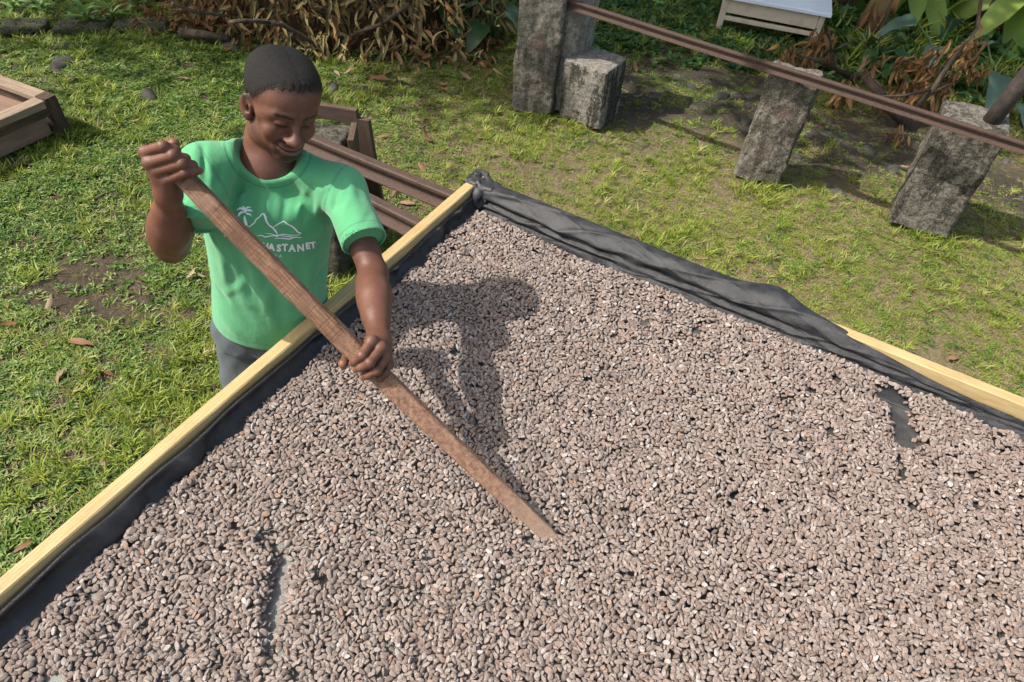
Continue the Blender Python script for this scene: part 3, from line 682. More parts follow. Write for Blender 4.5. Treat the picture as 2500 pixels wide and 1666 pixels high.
# longer growth along obstacles
for (px, py, n_, r) in [(60, 62, 60, .2), (200, 60, 60, .22), (340, 58, 60, .22), (130, 78, 40, .2), (270, 75, 50, .2), (400, 78, 50, .2), (930, 1000, 0, 0), (100, 320, 90, .22), (30, 350, 60, .2), (150, 310, 50, .12), (700, 860, 0, 0), (560, 870, 60, .2), (500, 980, 60, .22), (430, 1010, 60, .2), (1290, 280, 40, .12), (1400, 300, 40, .10), (1860, 455, 40, .10), (2290, 580, 50, .12), (930, 620, 50, .14), (860, 690, 50, .12), (1680, 410, 30, .12), (330, 1150, 50, .2), (1620, 560, 30, .15)]:
    if n_ == 0: continue
    p = at(px, py); n_ = int(n_ * 1.0); add_tufts(p[0] + rg2.normal(0, r, n_), p[1] + rg2.normal(0, r, n_), rg2.integers(8, 10, n_), rg2.uniform(.6, 1.1, n_))
lawn = gn_scatter('lawn_grass', gcol, np.concatenate(allp), np.concatenate(allq), np.concatenate(alls), np.concatenate(allv))
tag(lawn, 'short patchy sunlit lawn grass with creeping broad blades and dry straw', 'grass', kind='stuff')
allp, allq, alls, allv = [], [], [], []
x, y = scatter_pts(68000, (-5.5, 8.8), (4.6, 10.5))
cov = np.clip((y - (5.62 + .1 * fb(x, y, 51, 3, 3) - .02 * x)) / .35, 0, 1) * (1 - .25 * rocky(x, y)) * np.where(x < -.3, .35, 1) * np.clip(1.1 + .5 * fb(x, y, 52, 3, 4), 0, 1)
keep = rg2.random(len(x)) < cov * .62; x, y = x[keep], y[keep]
add_tufts(x, y, np.where(rg2.random(len(x)) < .85, rg2.integers(10, 12, len(x)), rg2.integers(8, 10, len(x))), rg2.uniform(.7, 1.5, len(x)) * np.where((x > 2.3) & (y > 5.8), rg2.uniform(1.2, 2.6, len(x)), 1), .6); print('cover', len(x))
cover = gn_scatter('ground_cover', gcol, np.concatenate(allp), np.concatenate(allq), np.concatenate(alls), np.concatenate(allv))
tag(cover, 'dense low dark green leafy ground cover behind the rail in the shade', 'ground cover', kind='stuff')

# ================================================================ concrete pillars
def conc_mat(name, light, dark, blackness, moss=.3, stones=False, vstreak=True):
    g = NG(name, .95, .1)
    n1 = g.noise(5.5, 6, .68); n2 = g.noise(30, 6, .75); n3 = g.noise(140, 4, .75); st = g.noise(6, 5, .7, g.co('Object', (1.6, 1.6, .35)))
    c = g.mix(g.ramp(n2, [(.40, 0.0), (.58, 1.0)]), dark, light)
    if stones:
        vd = g.vor(7.5, feature='F1', out='Distance'); vc = g.vor(7.5, feature='F1', out='Color')
        sc_ = g.ramp(g.sep(vc, 0), [(.0, (.17, .15, .13)), (.5, (.23, .195, .165)), (.78, (.20, .125, .105)), (1., (.26, .16, .135))])
        c = g.mix(g.ramp(vd, [(.30, .75), (.52, 0.0)]), c, g.mix(g.ramp(n3, [(.35, .5), (.6, 0.0)]), sc_, (.09, .08, .07)))
    blk = g.ramp(g.mix(.42, st, g.noise(38, 6, .8)), [(.485, 0.0), (.535, blackness)])
    if 'plaster' in name: blk = g.math('MULTIPLY', blk, g.ramp(g.math('ABSOLUTE', g.sep(g.co('Normal'), 2)), [(.4, 1.0), (.8, .12)]))
    c = g.mix(blk, c, (.014, .013, .013))
    c = g.mix(g.ramp(n1, [(.52, 0.0), (.66, moss)]), c, (.085, .105, .030))
    c = g.mix(g.ramp(n3, [(.56, 0.0), (.66, .75)]), c, (.48, .45, .38)); c = g.mix(g.ramp(g.noise(70, 5, .8), [(.36, .8), (.46, 0.0)]), c, (.035, .033, .030))
    if name == 'weathered_concrete':
        ck = g.math('ABSOLUTE', g.math('SUBTRACT', g.math('ADD', g.sep(g.co(), 2), g.math('MULTIPLY', g.noise(9, 4, .7), .12)), .42)); c = g.mix(g.ramp(g.math('MULTIPLY', ck, 90), [(.12, .75), (.42, 0.0)]), c, (.018, .017, .016))
    b = g.bump(n3, .8, .008); b = g.bump(g.noise(38, 6, .8), 1.0, .022, b); b = g.bump(n2, .9, .03, b)
    return g.out(c, .95, b)
concA = conc_mat('weathered_concrete', (.34, .31, .26), (.14, .128, .108), .70, .30)
concS = conc_mat('rubble_concrete', (.36, .33, .275), (.15, .133, .11), .55, .45, True)
concP = conc_mat('stained_plaster', (.42, .395, .34), (.24, .22, .185), .85, .12)
concL = conc_mat('pale_plaster', (.50, .475, .42), (.30, .28, .24), .35, .08)
def rough_prism(name, base, h, mat, parent=None, amp=.010, res=.022, seed=0, lean=(0, 0), stone_amp=0.0, taper=0.0, round_=.012):
    """rough cast block over a four-cornered footprint"""
    base = [np.array(p, float) for p in base]; c0 = sum(base) / 4
    L1 = np.linalg.norm(base[1] - base[0]); L2 = np.linalg.norm(base[2] - base[1]); n1 = max(3, int(L1 / res)); n2 = max(3, int(L2 / res)); n3 = max(3, int(h / res))
    def P(u, v, w_):
        # rounded edges
        q = (base[0] * (1 - u) + base[1] * u) * (1 - v) + (base[3] * (1 - u) + base[2] * u) * v
        q = c0 + (q - c0) * (1 - taper * w_); z = w_ * h
        cx = (min(u, 1 - u) * L1, min(v, 1 - v) * L2, (1 - w_) * h)
        near = sorted(cx)[:2]; e = max(0, round_ - near[1]) if near[0] < 1e-6 else 0
        q3 = np.array([q[0] + lean[0] * w_, q[1] + lean[1] * w_, z]); ctr = np.array([c0[0] + lean[0] * w_, c0[1] + lean[1] * w_, h * .5])
        d = q3 - ctr; d[2] *= .3; d /= np.linalg.norm(d); v3 = Vector(q3) * 1.0 + Vector((seed, seed * .3, 0))
        k = amp * (mnoise.noise(v3 * 9) + .6 * mnoise.noise(v3 * 22) + .35 * mnoise.noise(v3 * 55)) + amp * .6 * mnoise.noise(v3 * 3.5)
        if stone_amp:
            dd = mnoise.voronoi(v3 * 9.5)[0]; k += stone_amp * (min(dd[1] - dd[0], .35) / .35 - .6)
        chip = max(0, mnoise.noise(v3 * 7 + Vector((9, 9, 9))) - .25) * (.05 if near[1] < .05 and near[0] < 1e-6 else 0)
        return q3 + d * (k - e * .7 - chip)
    V, F, cache = [], [], {}
    def vid(i, j, k):
        key = (i, j, k)
        if key not in cache: cache[key] = len(V); V.append(P(i / n1, j / n2, k / n3))
        return cache[key]
    for i in range(n1):
        for k in range(n3):
            F.append((vid(i, 0, k), vid(i + 1, 0, k), vid(i + 1, 0, k + 1), vid(i, 0, k + 1))); F.append((vid(i + 1, n2, k), vid(i, n2, k), vid(i, n2, k + 1), vid(i + 1, n2, k + 1)))
        for j in range(n2): F.append((vid(i, j, n3), vid(i + 1, j, n3), vid(i + 1, j + 1, n3), vid(i, j + 1, n3)))
    for j in range(n2):
        for k in range(n3):
            F.append((vid(0, j + 1, k), vid(0, j, k), vid(0, j, k + 1), vid(0, j + 1, k + 1))); F.append((vid(n1, j, k), vid(n1, j + 1, k), vid(n1, j + 1, k + 1), vid(n1, j, k + 1)))
    V = np.array(V); o3 = np.array([c0[0], c0[1], 0]); 
    me = mesh_np(name, V - o3, np.array(F)); me.materials.append(mat)
    o = bpy.data.objects.new(name, me); col.objects.link(o); o.location = tuple(o3)
    if parent is not None:
        o.parent = parent; o.matrix_parent_inverse = Matrix.Translation(parent.location).inverted()
    return o
xy = lambda x, y: np.array([x, y])
concM = conc_mat('mossy_concrete', (.20, .19, .15), (.07, .066, .055), .7, .6)
tp_ = rough_prism('concrete_pillar', [xy(1.32, 4.11), xy(1.60, 4.02), xy(1.66, 4.21), xy(1.38, 4.30)], .70, concS, None, .011, .016, 2, (.0, -.02), .006)
tag(tp_, 'mossy rubble concrete pillar with reddish stones, in the middle under the long back rail', 'pillar')
tp_ = rough_prism('concrete_pillar', [xy(2.23, 3.76), xy(2.56, 3.645), xy(2.66, 3.90), xy(2.33, 4.01)], .71, concA, None, .008, .016, 5, (-.03, -.02), .003)
tag(tp_, 'broad cracked grey concrete pillar at the far right under the long back rail', 'pillar')
tall = empty('pillar', (0.05, 4.78, 0), 'tallest lichen-blackened stone pillar behind the tray corner, where the long rail ends', 'pillar')
rough_prism('stone_face', [xy(-.185, 4.66), xy(.11, 4.625), xy(.15, 4.80), xy(-.14, 4.84)], 1.05, concS, tall, .012, .018, 8, (.0, 0), .004)
rough_prism('plastered_side', [xy(.095, 4.70), xy(.215, 4.685), xy(.33, 4.96), xy(.12, 5.0)], 1.04, concL, tall, .004, .02, 12, (.03, 0))
tp_ = rough_prism('concrete_block', [xy(.150, 4.655), xy(.440, 4.49), xy(.585, 4.77), xy(.300, 4.945)], .405, concP, None, .004, .016, 15, (-.01, -.01))
tag(tp_, 'low cube-shaped block with black-streaked plaster beside the tallest pillar', 'block')
# pillar behind the man with boards against it
pl = rough_prism('concrete_pillar', [xy(-1.36, 2.74), xy(-.90, 2.70), xy(-.86, 3.06), xy(-1.36, 3.12)], .685, concM, None, .010, .022, 21, (0, 0), .005)
tag(pl, 'mossy concrete pillar behind the man, carrying the two short rails', 'pillar')
dkw = wood_mat('dark_timber', (.075, .045, .030), (.11, .068, .045), (.035, .022, .016), 0, .85, 26, grey=.12)
fb_ = empty('formwork_boards', (-.85, 3.1, 0), 'dark old boards nailed round the pillar behind the man', 'boards')
board('board', (-.835, 2.95, .02), (-.845, 2.95, .72), .16, .028, dkw, fb_, 31, up=(1, .12, 0))
board('board', (-.800, 3.14, .02), (-.850, 3.12, .69), .10, .025, dkw, fb_, 32, up=(.2, 1, 0))
board('board', (-1.43, 3.20, .685), (-.86, 3.125, .700), .030, .075, dkw, fb_, 33)
tan = wood_mat('tan_timber', (.42, .27, .15), (.34, .21, .11), (.25, .15, .08), 0, .8, 26)
tb_ = board('timber_offcut', (-1.425, 3.17, .705), (-1.34, 3.15, .715), .06, .030, tan, None, 34)
tag(tb_, 'pale tan timber offcut showing behind the man beside his neck', 'timber')

# ================================================================ rails
g = NG('rusty_steel', .75, .4)
n1 = g.noise(9, 6, .7, g.co('Object', (1, 6, 6))); n2 = g.noise(150, 5, .75)
c = g.mix(g.ramp(n1, [(.35, 0.0), (.65, 1.0)]), (.085, .048, .034), (.14, .083, .062)); c = g.mix(g.ramp(n2, [(.45, 0.0), (.7, .7)]), c, (.20, .145, .115)); c = g.mix(g.ramp(g.noise(40, 4), [(.55, 0.0), (.7, .6)]), c, (.04, .02, .018))
c = g.mix(.55, c, (.022, .014, .011)); rust = g.out(c, .72, g.bump(n2, .5, .002), Metallic=.15)
def rail(p0, p1, h, head, foot, label, seed):
    p0, p1 = np.array(p0, float), np.array(p1, float); X = nrm(p1 - p0); Z = np.array([0, 0, 1.0]); Z = nrm(Z - X * (X @ Z)); Y = np.cross(Z, X); L_ = np.linalg.norm(p1 - p0)
    hh, fh = head / 2, foot / 2; wb = h * .055
    pf = [(-fh, -h), (fh, -h), (fh, -h * .93), (wb * 1.8, -h * .80), (wb, -h * .70), (wb, -h * .38), (wb * 1.8, -h * .30), (hh, -h * .24), (hh, -h * .06), (hh * .72, 0), (-hh * .72, 0), (-hh, -h * .06), (-hh, -h * .24), (-wb * 1.8, -h * .30), (-wb, -h * .38), (-wb, -h * .70), (-wb * 1.8, -h * .80), (-fh, -h * .93)]
    bm = bmesh.new(); ns = 24; rings = []
    for i in range(ns + 1): rings.append([bm.verts.new((L_ * i / ns, y, z + .002 * math.sin(i * .7 + seed))) for y, z in pf])
    N_ = len(pf)
    for i in range(ns):
        for k in range(N_): bm.faces.new((rings[i][k], rings[i + 1][k], rings[i + 1][(k + 1) % N_], rings[i][(k + 1) % N_]))
    bm.faces.new(rings[0]); bm.faces.new(rings[-1][::-1]); bmesh.ops.recalc_face_normals(bm, faces=bm.faces[:])
    me = bpy.data.meshes.new('iron_rail'); bm.to_mesh(me); bm.free(); o = bpy.data.objects.new('iron_rail', me); col.objects.link(o); me.materials.append(rust)
    o.matrix_world = Matrix([[X[0], Y[0], Z[0], p0[0]], [X[1], Y[1], Z[1], p0[1]], [X[2], Y[2], Z[2], p0[2]], [0, 0, 0, 1]])
    tag(o, label, 'rail'); return o
ZT = .765
a_, b_ = at(1405, 4, ZT), at(2500, 346, ZT); d_ = nrm(b_ - a_)
rail(a_ - d_ * .10, b_ + d_ * 1.6, .052, .032, .050, 'long rusty brown iron rail running on the row of concrete pillars at the back', 1)
a_, b_ = at(765, 333, ZT), at(1085, 463, ZT); d_ = nrm(b_ - a_)
rail(a_ - d_ * .20, b_ + d_ * 3.2, .075, .042, .075, 'rusty rail leaving the man at head height, the farther of the two short ones', 2)
a_, b_ = at(900, 477, ZT), at(1010, 533, ZT); d_ = nrm(b_ - a_)
rail(a_ - d_ * .45, b_ + d_ * 3.0, .075, .042, .075, 'rusty rail by the man\'s sleeve, the nearer of the two short ones', 3)
# pole leaning at the far right
def tube(name, pts, rad, mat, parent=None, sides=10, jit=0.0, seed=0):
    rs = random.Random(seed); bm = bmesh.new(); rings = []; P_ = [np.array(p, float) for p in pts]
    for i, p in enumerate(P_):
        t = nrm(P_[min(i + 1, len(P_) - 1)] - P_[max(i - 1, 0)]); u_ = nrm(np.cross(t, [.3, .2, .9] if abs(t[2]) < .8 else [1, 0, 0])); v_ = np.cross(t, u_)
        r = rad[i] if hasattr(rad, '__len__') else rad
        rings.append([bm.verts.new(tuple(p + (u_ * math.cos(k * 2 * math.pi / sides) + v_ * math.sin(k * 2 * math.pi / sides)) * r * (1 + rs.uniform(-jit, jit)))) for k in range(sides)])
    for i in range(len(P_) - 1):
        for k in range(sides): bm.faces.new((rings[i][k], rings[i][(k + 1) % sides], rings[i + 1][(k + 1) % sides], rings[i + 1][k]))
    bm.faces.new(rings[0][::-1]); bm.faces.new(rings[-1]); bmesh.ops.recalc_face_normals(bm, faces=bm.faces[:])
    me = bpy.data.meshes.new(name); bm.to_mesh(me); bm.free(); me.polygons.foreach_set('use_smooth', [True] * len(me.polygons)); me.materials.append(mat)
    o = bpy.data.objects.new(name, me); col.objects.link(o)
    if parent is not None: o.parent = parent; o.matrix_parent_inverse = Matrix.Translation(parent.location).inverted()
    return o
g = NG('bark', .9, .15); n1 = g.noise(22, 6, .75, g.co('Object', (1, 1, .3))); n2 = g.noise(90, 4, .7)
c = g.ramp(n1, [(.3, (.035, .024, .018)), (.55, (.085, .062, .046)), (.75, (.14, .11, .085))]); bark = g.out(c, .9, g.bump(n1, .7, .02, g.bump(n2, .5, .006)))
g = NG('dark_pole', .7, .3); n1 = g.noise(30, 5, .7); dpole = g.out(g.ramp(n1, [(.3, (.022, .018, .017)), (.7, (.065, .052, .047))]), .65, g.bump(n1, .3, .006))
pb0 = at(2415, 300, .70); pole = tube('leaning_pole', [pb0 + (0, 0, -.03), (pb0 + far(2560, 120, 4.75)) / 2, far(2560, 120, 4.75), far(2760, -180, 4.2)], [.046, .045, .043, .04], dpole, None, 14, .02)
tag(pole, 'dark round pole leaning against the right-hand pillar', 'pole')


# ================================================================ old wooden trough on the left
oldb = wood_mat('weathered_plank', (.30, .215, .145), (.36, .27, .19), (.16, .105, .070), 0, .85, 22, grey=.35)
rotb = wood_mat('rotten_plank', (.055, .035, .024), (.12, .078, .05), (.020, .014, .011), 0, .9, 22)
redb = wood_mat('reddish_plank', (.21, .135, .10), (.27, .18, .13), (.14, .085, .06), 0, .85, 15)
tr_ = empty('old_wooden_tray', (-3.4, 3.7, 0), 'old weathered wooden tray lying on the grass at the left edge', 'wooden tray')
Cc = np.array([-2.93, 3.80, 0]); D1 = np.array([math.cos(math.radians(161)), math.sin(math.radians(161)), 0]); D2 = np.array([math.cos(math.radians(243)), math.sin(math.radians(243)), 0])
board('top_board', Cc + D1 * 1.5 + (0, 0, .225), Cc + D1 * .0 + (0, 0, .215), .080, .035, oldb, tr_, 51, wob=.003)
board('top_board', Cc + D2 * 1.0 + (0, 0, .205), Cc + D2 * .045 + (0, 0, .205), .085, .045, oldb, tr_, 52, wob=.003)
board('side_board', Cc + D2 * 1.0 + (.01, 0, .150), Cc + D2 * .02 + (.005, 0, .150), .055, .055, rotb, tr_, 53, wob=.005)
board('side_board', Cc + D2 * 1.0 + (-.005, 0, .060), Cc + D2 * .06 + (-.01, 0, .060), .05, .115, redb, tr_, 54, wob=.002)
board('side_board', Cc + D1 * 1.5 + (0, 0, .10), Cc + D1 * .03 + (0, 0, .10), .05, .19, rotb, tr_, 55, wob=.003)
board('corner_post', Cc + (.012, -.010, -.01), Cc + (.006, -.012, .232), .075, .085, rotb, tr_, 56, up=(1, -.4, 0), wob=.004, nseg=8)
for k in range(5):
    off = D2 * (.10 + k * .17); board('floor_board', Cc + off + D1 * 1.5 + (0, 0, .125), Cc + off + D1 * .06 + (0, 0, .125), .160, .018, redb, tr_, 60 + k)

# ================================================================ pale table at the back
g = NG('cream_paint', .6, .3); cream = g.out(g.mix(g.ramp(g.noise(9, 4), [(.5, 0.0), (.7, .5)]), (.52, .44, .33), (.36, .29, .21)), .6)
g = NG('white_top', .35, .5); wtop = g.out((.62, .68, .75), .35)
tb0 = at(1753, 72, .0); tb1 = at(1975, 62, .0)
def zat(px, py, p):
    r = ray(px, py); a = r[:2]; t = (a @ p[:2]) / (a @ a); return CAMZ + r[2] * t
zt_ = zat(1778, 2, tb0); ztr = zat(1990, 40, tb1 - np.array([0, .5, 0]))
print('table z', zt_, tb0, tb1)
tz = .30; TL0 = far(1780, 2, np.linalg.norm(tb0 + [0, 0, zt_] - CAM)); 
tdir = np.array([.975, -.22, 0]); tdir = nrm(tdir); tnor = np.array([.22, .975, 0])
table = empty('table', tuple(tb0), 'cream table with pale blue-white top standing in the shade at the top edge', 'table')
T0 = tb0.copy(); T0[2] = 0; T1 = T0 + tdir * .80
for p in (T0, T1, T0 + tnor * .5, T1 + tnor * .5): board('leg', p + [0, 0, .0], p + [0, 0, zt_ + .02], .045, .045, cream, table, 3, up=(1, 0, 0), nseg=3)
for a, b in ((T0, T1), (T0 + tnor * .5, T1 + tnor * .5), (T0, T0 + tnor * .5), (T1, T1 + tnor * .5)):
    dd = nrm(b - a) * .024; board('apron', a + dd + [0, 0, zt_ - .03], b - dd + [0, 0, zt_ - .03], .022, .13, cream, table, 4, nseg=3)
board('stretcher', T0 + tdir * .024 + [0, 0, zt_ - .135], T1 - tdir * .024 + [0, 0, zt_ - .135], .03, .035, cream, table, 5, nseg=3)
board('table_top', T0 - tdir * .04 + tnor * .25 + [0, 0, zt_ + .045], T1 + tdir * .06 + tnor * .25 + [0, 0, zt_ + .045], .62, .03, wtop, table, 6, nseg=3)

# ================================================================ stones
g = NG('dark_stone', .9, .15); n1 = g.noise(12, 6, .7); c = g.ramp(n1, [(.3, (.030, .027, .026)), (.6, (.085, .078, .072)), (.8, (.15, .135, .12))]); c = g.mix(g.ramp(g.noise(5), [(.52, 0.0), (.66, .6)]), c, (.05, .07, .02))
stm = g.out(c, .9, g.bump(n1, .6, .02))
def stone_mesh(seed, flat=.55):
    bm = bmesh.new(); bmesh.ops.create_icosphere(bm, subdivisions=3, radius=1)
    for v in bm.verts:
        p = v.co.copy(); n_ = 1 + .35 * mnoise.noise(p * .9 + Vector((seed, 0, 0))) + .12 * mnoise.noise(p * 3 + Vector((0, seed, 0))); v.co = Vector((p.x * n_, p.y * n_ * .75, p.z * n_ * flat))
    me = bpy.data.meshes.new('stone'); bm.to_mesh(me); bm.free(); me.polygons.foreach_set('use_smooth', [True] * len(me.polygons)); me.materials.append(stm); return me
sms = [stone_mesh(k * 5.1, (.5, .4, .7)[k % 3]) for k in range(6)]
def stone(px, py, r, label, k=0, z=.0, yaw=0, st=1.0, cat='stone', group=None, name='stone'):
    p = at(px, py); o = bpy.data.objects.new(name, sms[k % 6]); col.objects.link(o); o.location = (p[0], p[1], float(gz(p[0], p[1])) + z); o.scale = (r * st, r, r); o.rotation_euler = (0, 0, yaw)
    tag(o, label, cat, group); return o
for px, py, r, lb, k in [(140, 108, .075, 'dark stone in the shaded grass at upper left, nearer the kerb stones', 0), (150, 148, .085, 'dark flat stone in the grass at upper left, above the old wooden tray', 1), (362, 226, .070, 'dark stone in the grass midway between the old tray and the man\'s head', 2),
                         (472, 226, .030, 'small dark stone just left of the man\'s head', 3), (818, 272, .040, 'small grey stone on the sunny grass right of the man\'s head', 4), (880, 215, .06, 'low grey stone half sunk in the grass behind the man', 1), (815, 208, .045, 'grey stone in the grass close behind the man\'s head', 5),
                         (800, 170, .022, 'small white stone on the grass behind the man\'s head', 3), (1760, 235, .06, 'grey rock in the dark bare ground behind the long rail', 2),
                         (1690, 210, .05, 'dark rock left of its neighbour in the bare ground behind the rail', 0), (1820, 290, .055, 'grey rock on the bare strip just left of the middle pillar', 5), (650, 118, .09, 'dark stone in the grass under the brush heap', 1), (560, 108, .07, 'brown stone at the left foot of the brush heap', 2)]:
    o = stone(px, py, r, lb, k, yaw=px * .7, st=1.3)
    if 'white' in lb or 'pale' in lb:
        me2 = o.data.copy(); me2.materials.clear(); g = NG('pale_stone', .9, .15); me2.materials.append(g.out(g.mix(g.noise(20), (.20, .18, .145), (.40, .37, .32)), .9)); o.data = me2
kerbm = conc_mat('mossy_kerb', (.12, .13, .075), (.06, .065, .035), .35, .9)
for (x0_, x1_, nm) in [(0, 118, 'left'), (132, 268, 'middle'), (276, 412, 'right')]:
    a_ = at(x0_, 84 - x0_ * .02, 0)[:2]; b_ = at(x1_, 80 - x1_ * .01, 0)[:2]; n_ = np.array([-(b_ - a_)[1], (b_ - a_)[0]]); n_ = n_ / np.linalg.norm(n_) * .17
    o = rough_prism('kerb_slab', [a_, b_, b_ + n_, a_ + n_], .040, kerbm, None, .020, .03, 70 + x0_)
    tag(o, 'dark mossy low stone slab below the shrubs at the upper left, the %s one of three' % nm, 'kerb stone', 'kerb slabs below the shrubs')
for k in range(40):     # rubble bedded in the bare strip
    xx = random.uniform(.4, 3.4); yy = 5.25 - .33 * (xx - .6) + random.gauss(0, .3)
    if k == 0: rub = []
    rub.append((xx, yy, random.uniform(.02, .06), random.randint(0, 5), random.uniform(0, 6)))
bm = bmesh.new()
for xx, yy, r, k, ya in rub:
    t = bmesh.new(); t.from_mesh(sms[k]); t.transform(Matrix.Translation((xx, yy, float(gz(xx, yy)) - r * .05)) @ Matrix.Rotation(ya, 4, 'Z') @ Matrix.Diagonal((r * 1.3, r, r * .6, 1)))
    tm = bpy.data.meshes.new('t'); t.to_mesh(tm); bm.from_mesh(tm); t.free(); bpy.data.meshes.remove(tm)
me = bpy.data.meshes.new('rubble'); bm.to_mesh(me); bm.free(); me.polygons.foreach_set('use_smooth', [True] * len(me.polygons))
o = link('rubble', me, None, stm); tag(o, 'loose dark rubble bedded in the bare ground behind the long rail', 'rubble', kind='stuff')
# ================================================================ plants, brushwood, fallen leaves
def quat_from(xdir, up=(0, 0, 1), roll=0.0):
    X = nrm(xdir); U = np.array(up, float); Y = np.cross(U, X)
    if np.linalg.norm(Y) < 1e-3: Y = np.cross([0, 1, 0], X)
    Y = nrm(Y); Z = np.cross(X, Y); Mq = Matrix([[X[0], Y[0], Z[0]], [X[1], Y[1], Z[1]], [X[2], Y[2], Z[2]]])
    return (Mq @ Matrix.Rotation(roll, 3, 'X')).to_quaternion()
def put(me, loc, q, s, parent=None, name='leaf'):
    o = bpy.data.objects.new(name, me); col.objects.link(o); o.rotation_mode = 'QUATERNION'; o.rotation_quaternion = q; o.location = tuple(loc); o.scale = (s, s, s) if np.isscalar(s) else s
    if parent is not None: o.parent = parent; o.matrix_parent_inverse = Matrix.Translation(parent.location).inverted()
    return o
greenL = leafmat('shrub_leaf', [(0, (.07, .17, .04)), (.5, (.11, .23, .055)), (1, (.16, .29, .06))], .4, .3, .4, posn=False)
paleL = leafmat('pale_shrub_leaf', [(0, (.16, .30, .09)), (1, (.24, .37, .12))], .42, .3, .4, posn=False)
blueL = leafmat('bluish_leaf', [(0, (.055, .105, .075)), (.5, (.075, .135, .095)), (1, (.045, .10, .055))], .35, .2, .5, 12, posn=False)
banL = leafmat('banana_leaf', [(0, (.13, .25, .04)), (.5, (.21, .35, .06)), (1, (.32, .43, .10))], .42, .5, .35, 14, posn=False)
darkL = leafmat('dark_leaf', [(0, (.020, .060, .018)), (1, (.040, .095, .028))], .4, .25, .4, posn=False)
deadL = leafmat('dead_leaf', [(0, (.16, .080, .030)), (.35, (.25, .135, .055)), (.7, (.32, .19, .085)), (1, (.12, .060, .028))], .7, .12, .2, 30, posn=False)
oliveL = leafmat('withered_leaf', [(0, (.18, .14, .055)), (.4, (.28, .22, .095)), (.75, (.36, .28, .13)), (1, (.14, .10, .045))], .7, .12, .2, 30, posn=False)
litL = leafmat('litter_leaf', [(0, (.20, .095, .05)), (.3, (.29, .19, .11)), (.6, (.22, .15, .095)), (1, (.34, .26, .17))], .75, .08, .2, 40, posn=False)
L_shrub = [leaf_mesh('leaf', .13, .036, greenL, .5, .25, 5, seed=k) for k in range(2)]; L_pale = [leaf_mesh('leaf', .09, .036, paleL, .5, .3, 5, seed=k) for k in range(2)]
L_dead = [leaf_mesh('leaf', .125, .036, deadL, c_, .35, 5, .10, seed=k) for k, c_ in enumerate((.3, .9, -.5, 1.4))]
L_oliv = [leaf_mesh('leaf', .135, .034, oliveL, c_, .30, 5, .08, seed=k) for k, c_ in enumerate((.3, .8, -.4, 1.2))]
L_taro = [leaf_mesh('leaf', .32, .21, blueL, .6, .12, 9, .03, shape='heart', seed=k) for k in range(2)]
L_tarog = [leaf_mesh('leaf', .28, .19, darkL, .6, .12, 9, .03, shape='heart', seed=k) for k in range(2)]
L_ban = [leaf_mesh('leaf', .95, .20, banL, c_, .18, 14, .04, shape='strap', seed=k) for k, c_ in enumerate((1.0, 1.5))]
L_litter = [leaf_mesh('fallen_leaf', .11, .040, litL, c_, .22, 5, .10, seed=k) for k, c_ in enumerate((.3, .8, -.6))]
stemm = NG('stem', .7, .2).out((.07, .12, .04)); reds = NG('banana_stem', .8, .2); nn_ = reds.noise(12, 5, .7, reds.co('Object', (1, 1, .3))); redstem = reds.out(reds.ramp(nn_, [(.35, (.10, .045, .028)), (.6, (.15, .12, .05)), (.8, (.07, .035, .02))]), .8, reds.bump(nn_, .5, .02))
R_ = random.Random(77)
def whorl_plant(px, py, h, n, leaves, label, seed, s=1.0, up=.55, name='shrub', cat='plant', mat=stemm, parts=None, z0=None):
    rs = random.Random(seed); h *= .35; p = at(px, py); b = np.array([p[0], p[1], float(gz(p[0], p[1]))]); r = empty(name, tuple(b), label, cat)
    top = b + np.array([rs.uniform(-.05, .05), rs.uniform(-.05, .05), h])
    tube('stem', [b - [0, 0, .02], (b + top) / 2 + [.01, .01, 0], top], [.008, .007, .004], mat, r, 6)
    for k in range(n):
        az = k * 2.4 + rs.uniform(-.3, .3); t = .35 + .65 * (k + 1) / n; el = up * (.2 + t) + rs.uniform(-.25, .25); d = np.array([math.cos(az) * math.cos(el), math.sin(az) * math.cos(el), math.sin(el)])
        put(leaves[k % len(leaves)], b + (top - b) * t, quat_from(d, roll=rs.uniform(-.3, .3)), s * rs.uniform(.75, 1.15), r)
    return r
for i, (px, py, h, n, lv, lb, s) in enumerate([
    (225, 62, .32, 15, L_shrub, 'dark green shrub with long pointed leaves in a star above the kerb stones', 1.35), (180, 48, .16, 11, L_pale, 'small pale green plant just above the kerb stones, left of the star-shaped shrub', .9),
    (115, 34, .28, 13, L_pale, 'light green leafy plant at the top edge, second from the upper left corner', 1.1), (25, 26, .30, 13, L_pale, 'light green bush right at the upper left corner', 1.2),
    (70, 18, .35, 12, L_shrub, 'upright green plant at the top edge between the two light bushes', 1.2), (270, 48, .24, 11, L_shrub, 'arching grass-green plant right of the star-shaped shrub, leaning over the kerb', 1.2),
    (330, 20, .30, 12, L_shrub, 'dim green shrub at the top edge left of the brush heap', 1.2), (745, 78, .14, 8, L_pale, 'small bright green seedling in front of the brush heap', 1.0), (1035, 140, .10, 7, L_pale, 'tiny pale seedling at the right foot of the brush heap', .6),
    (1165, 140, .14, 9, L_pale, 'small jagged green weed left of the tallest pillar', .8), (895, 135, .12, 9, L_pale, 'low green weed under the middle of the brush heap', .7), (2000, 195, .2, 9, L_pale, 'green leafy weed right of the middle pillar under the rail', .9)]):
    whorl_plant(px, py, h, n, lv, lb, 100 + i, s)
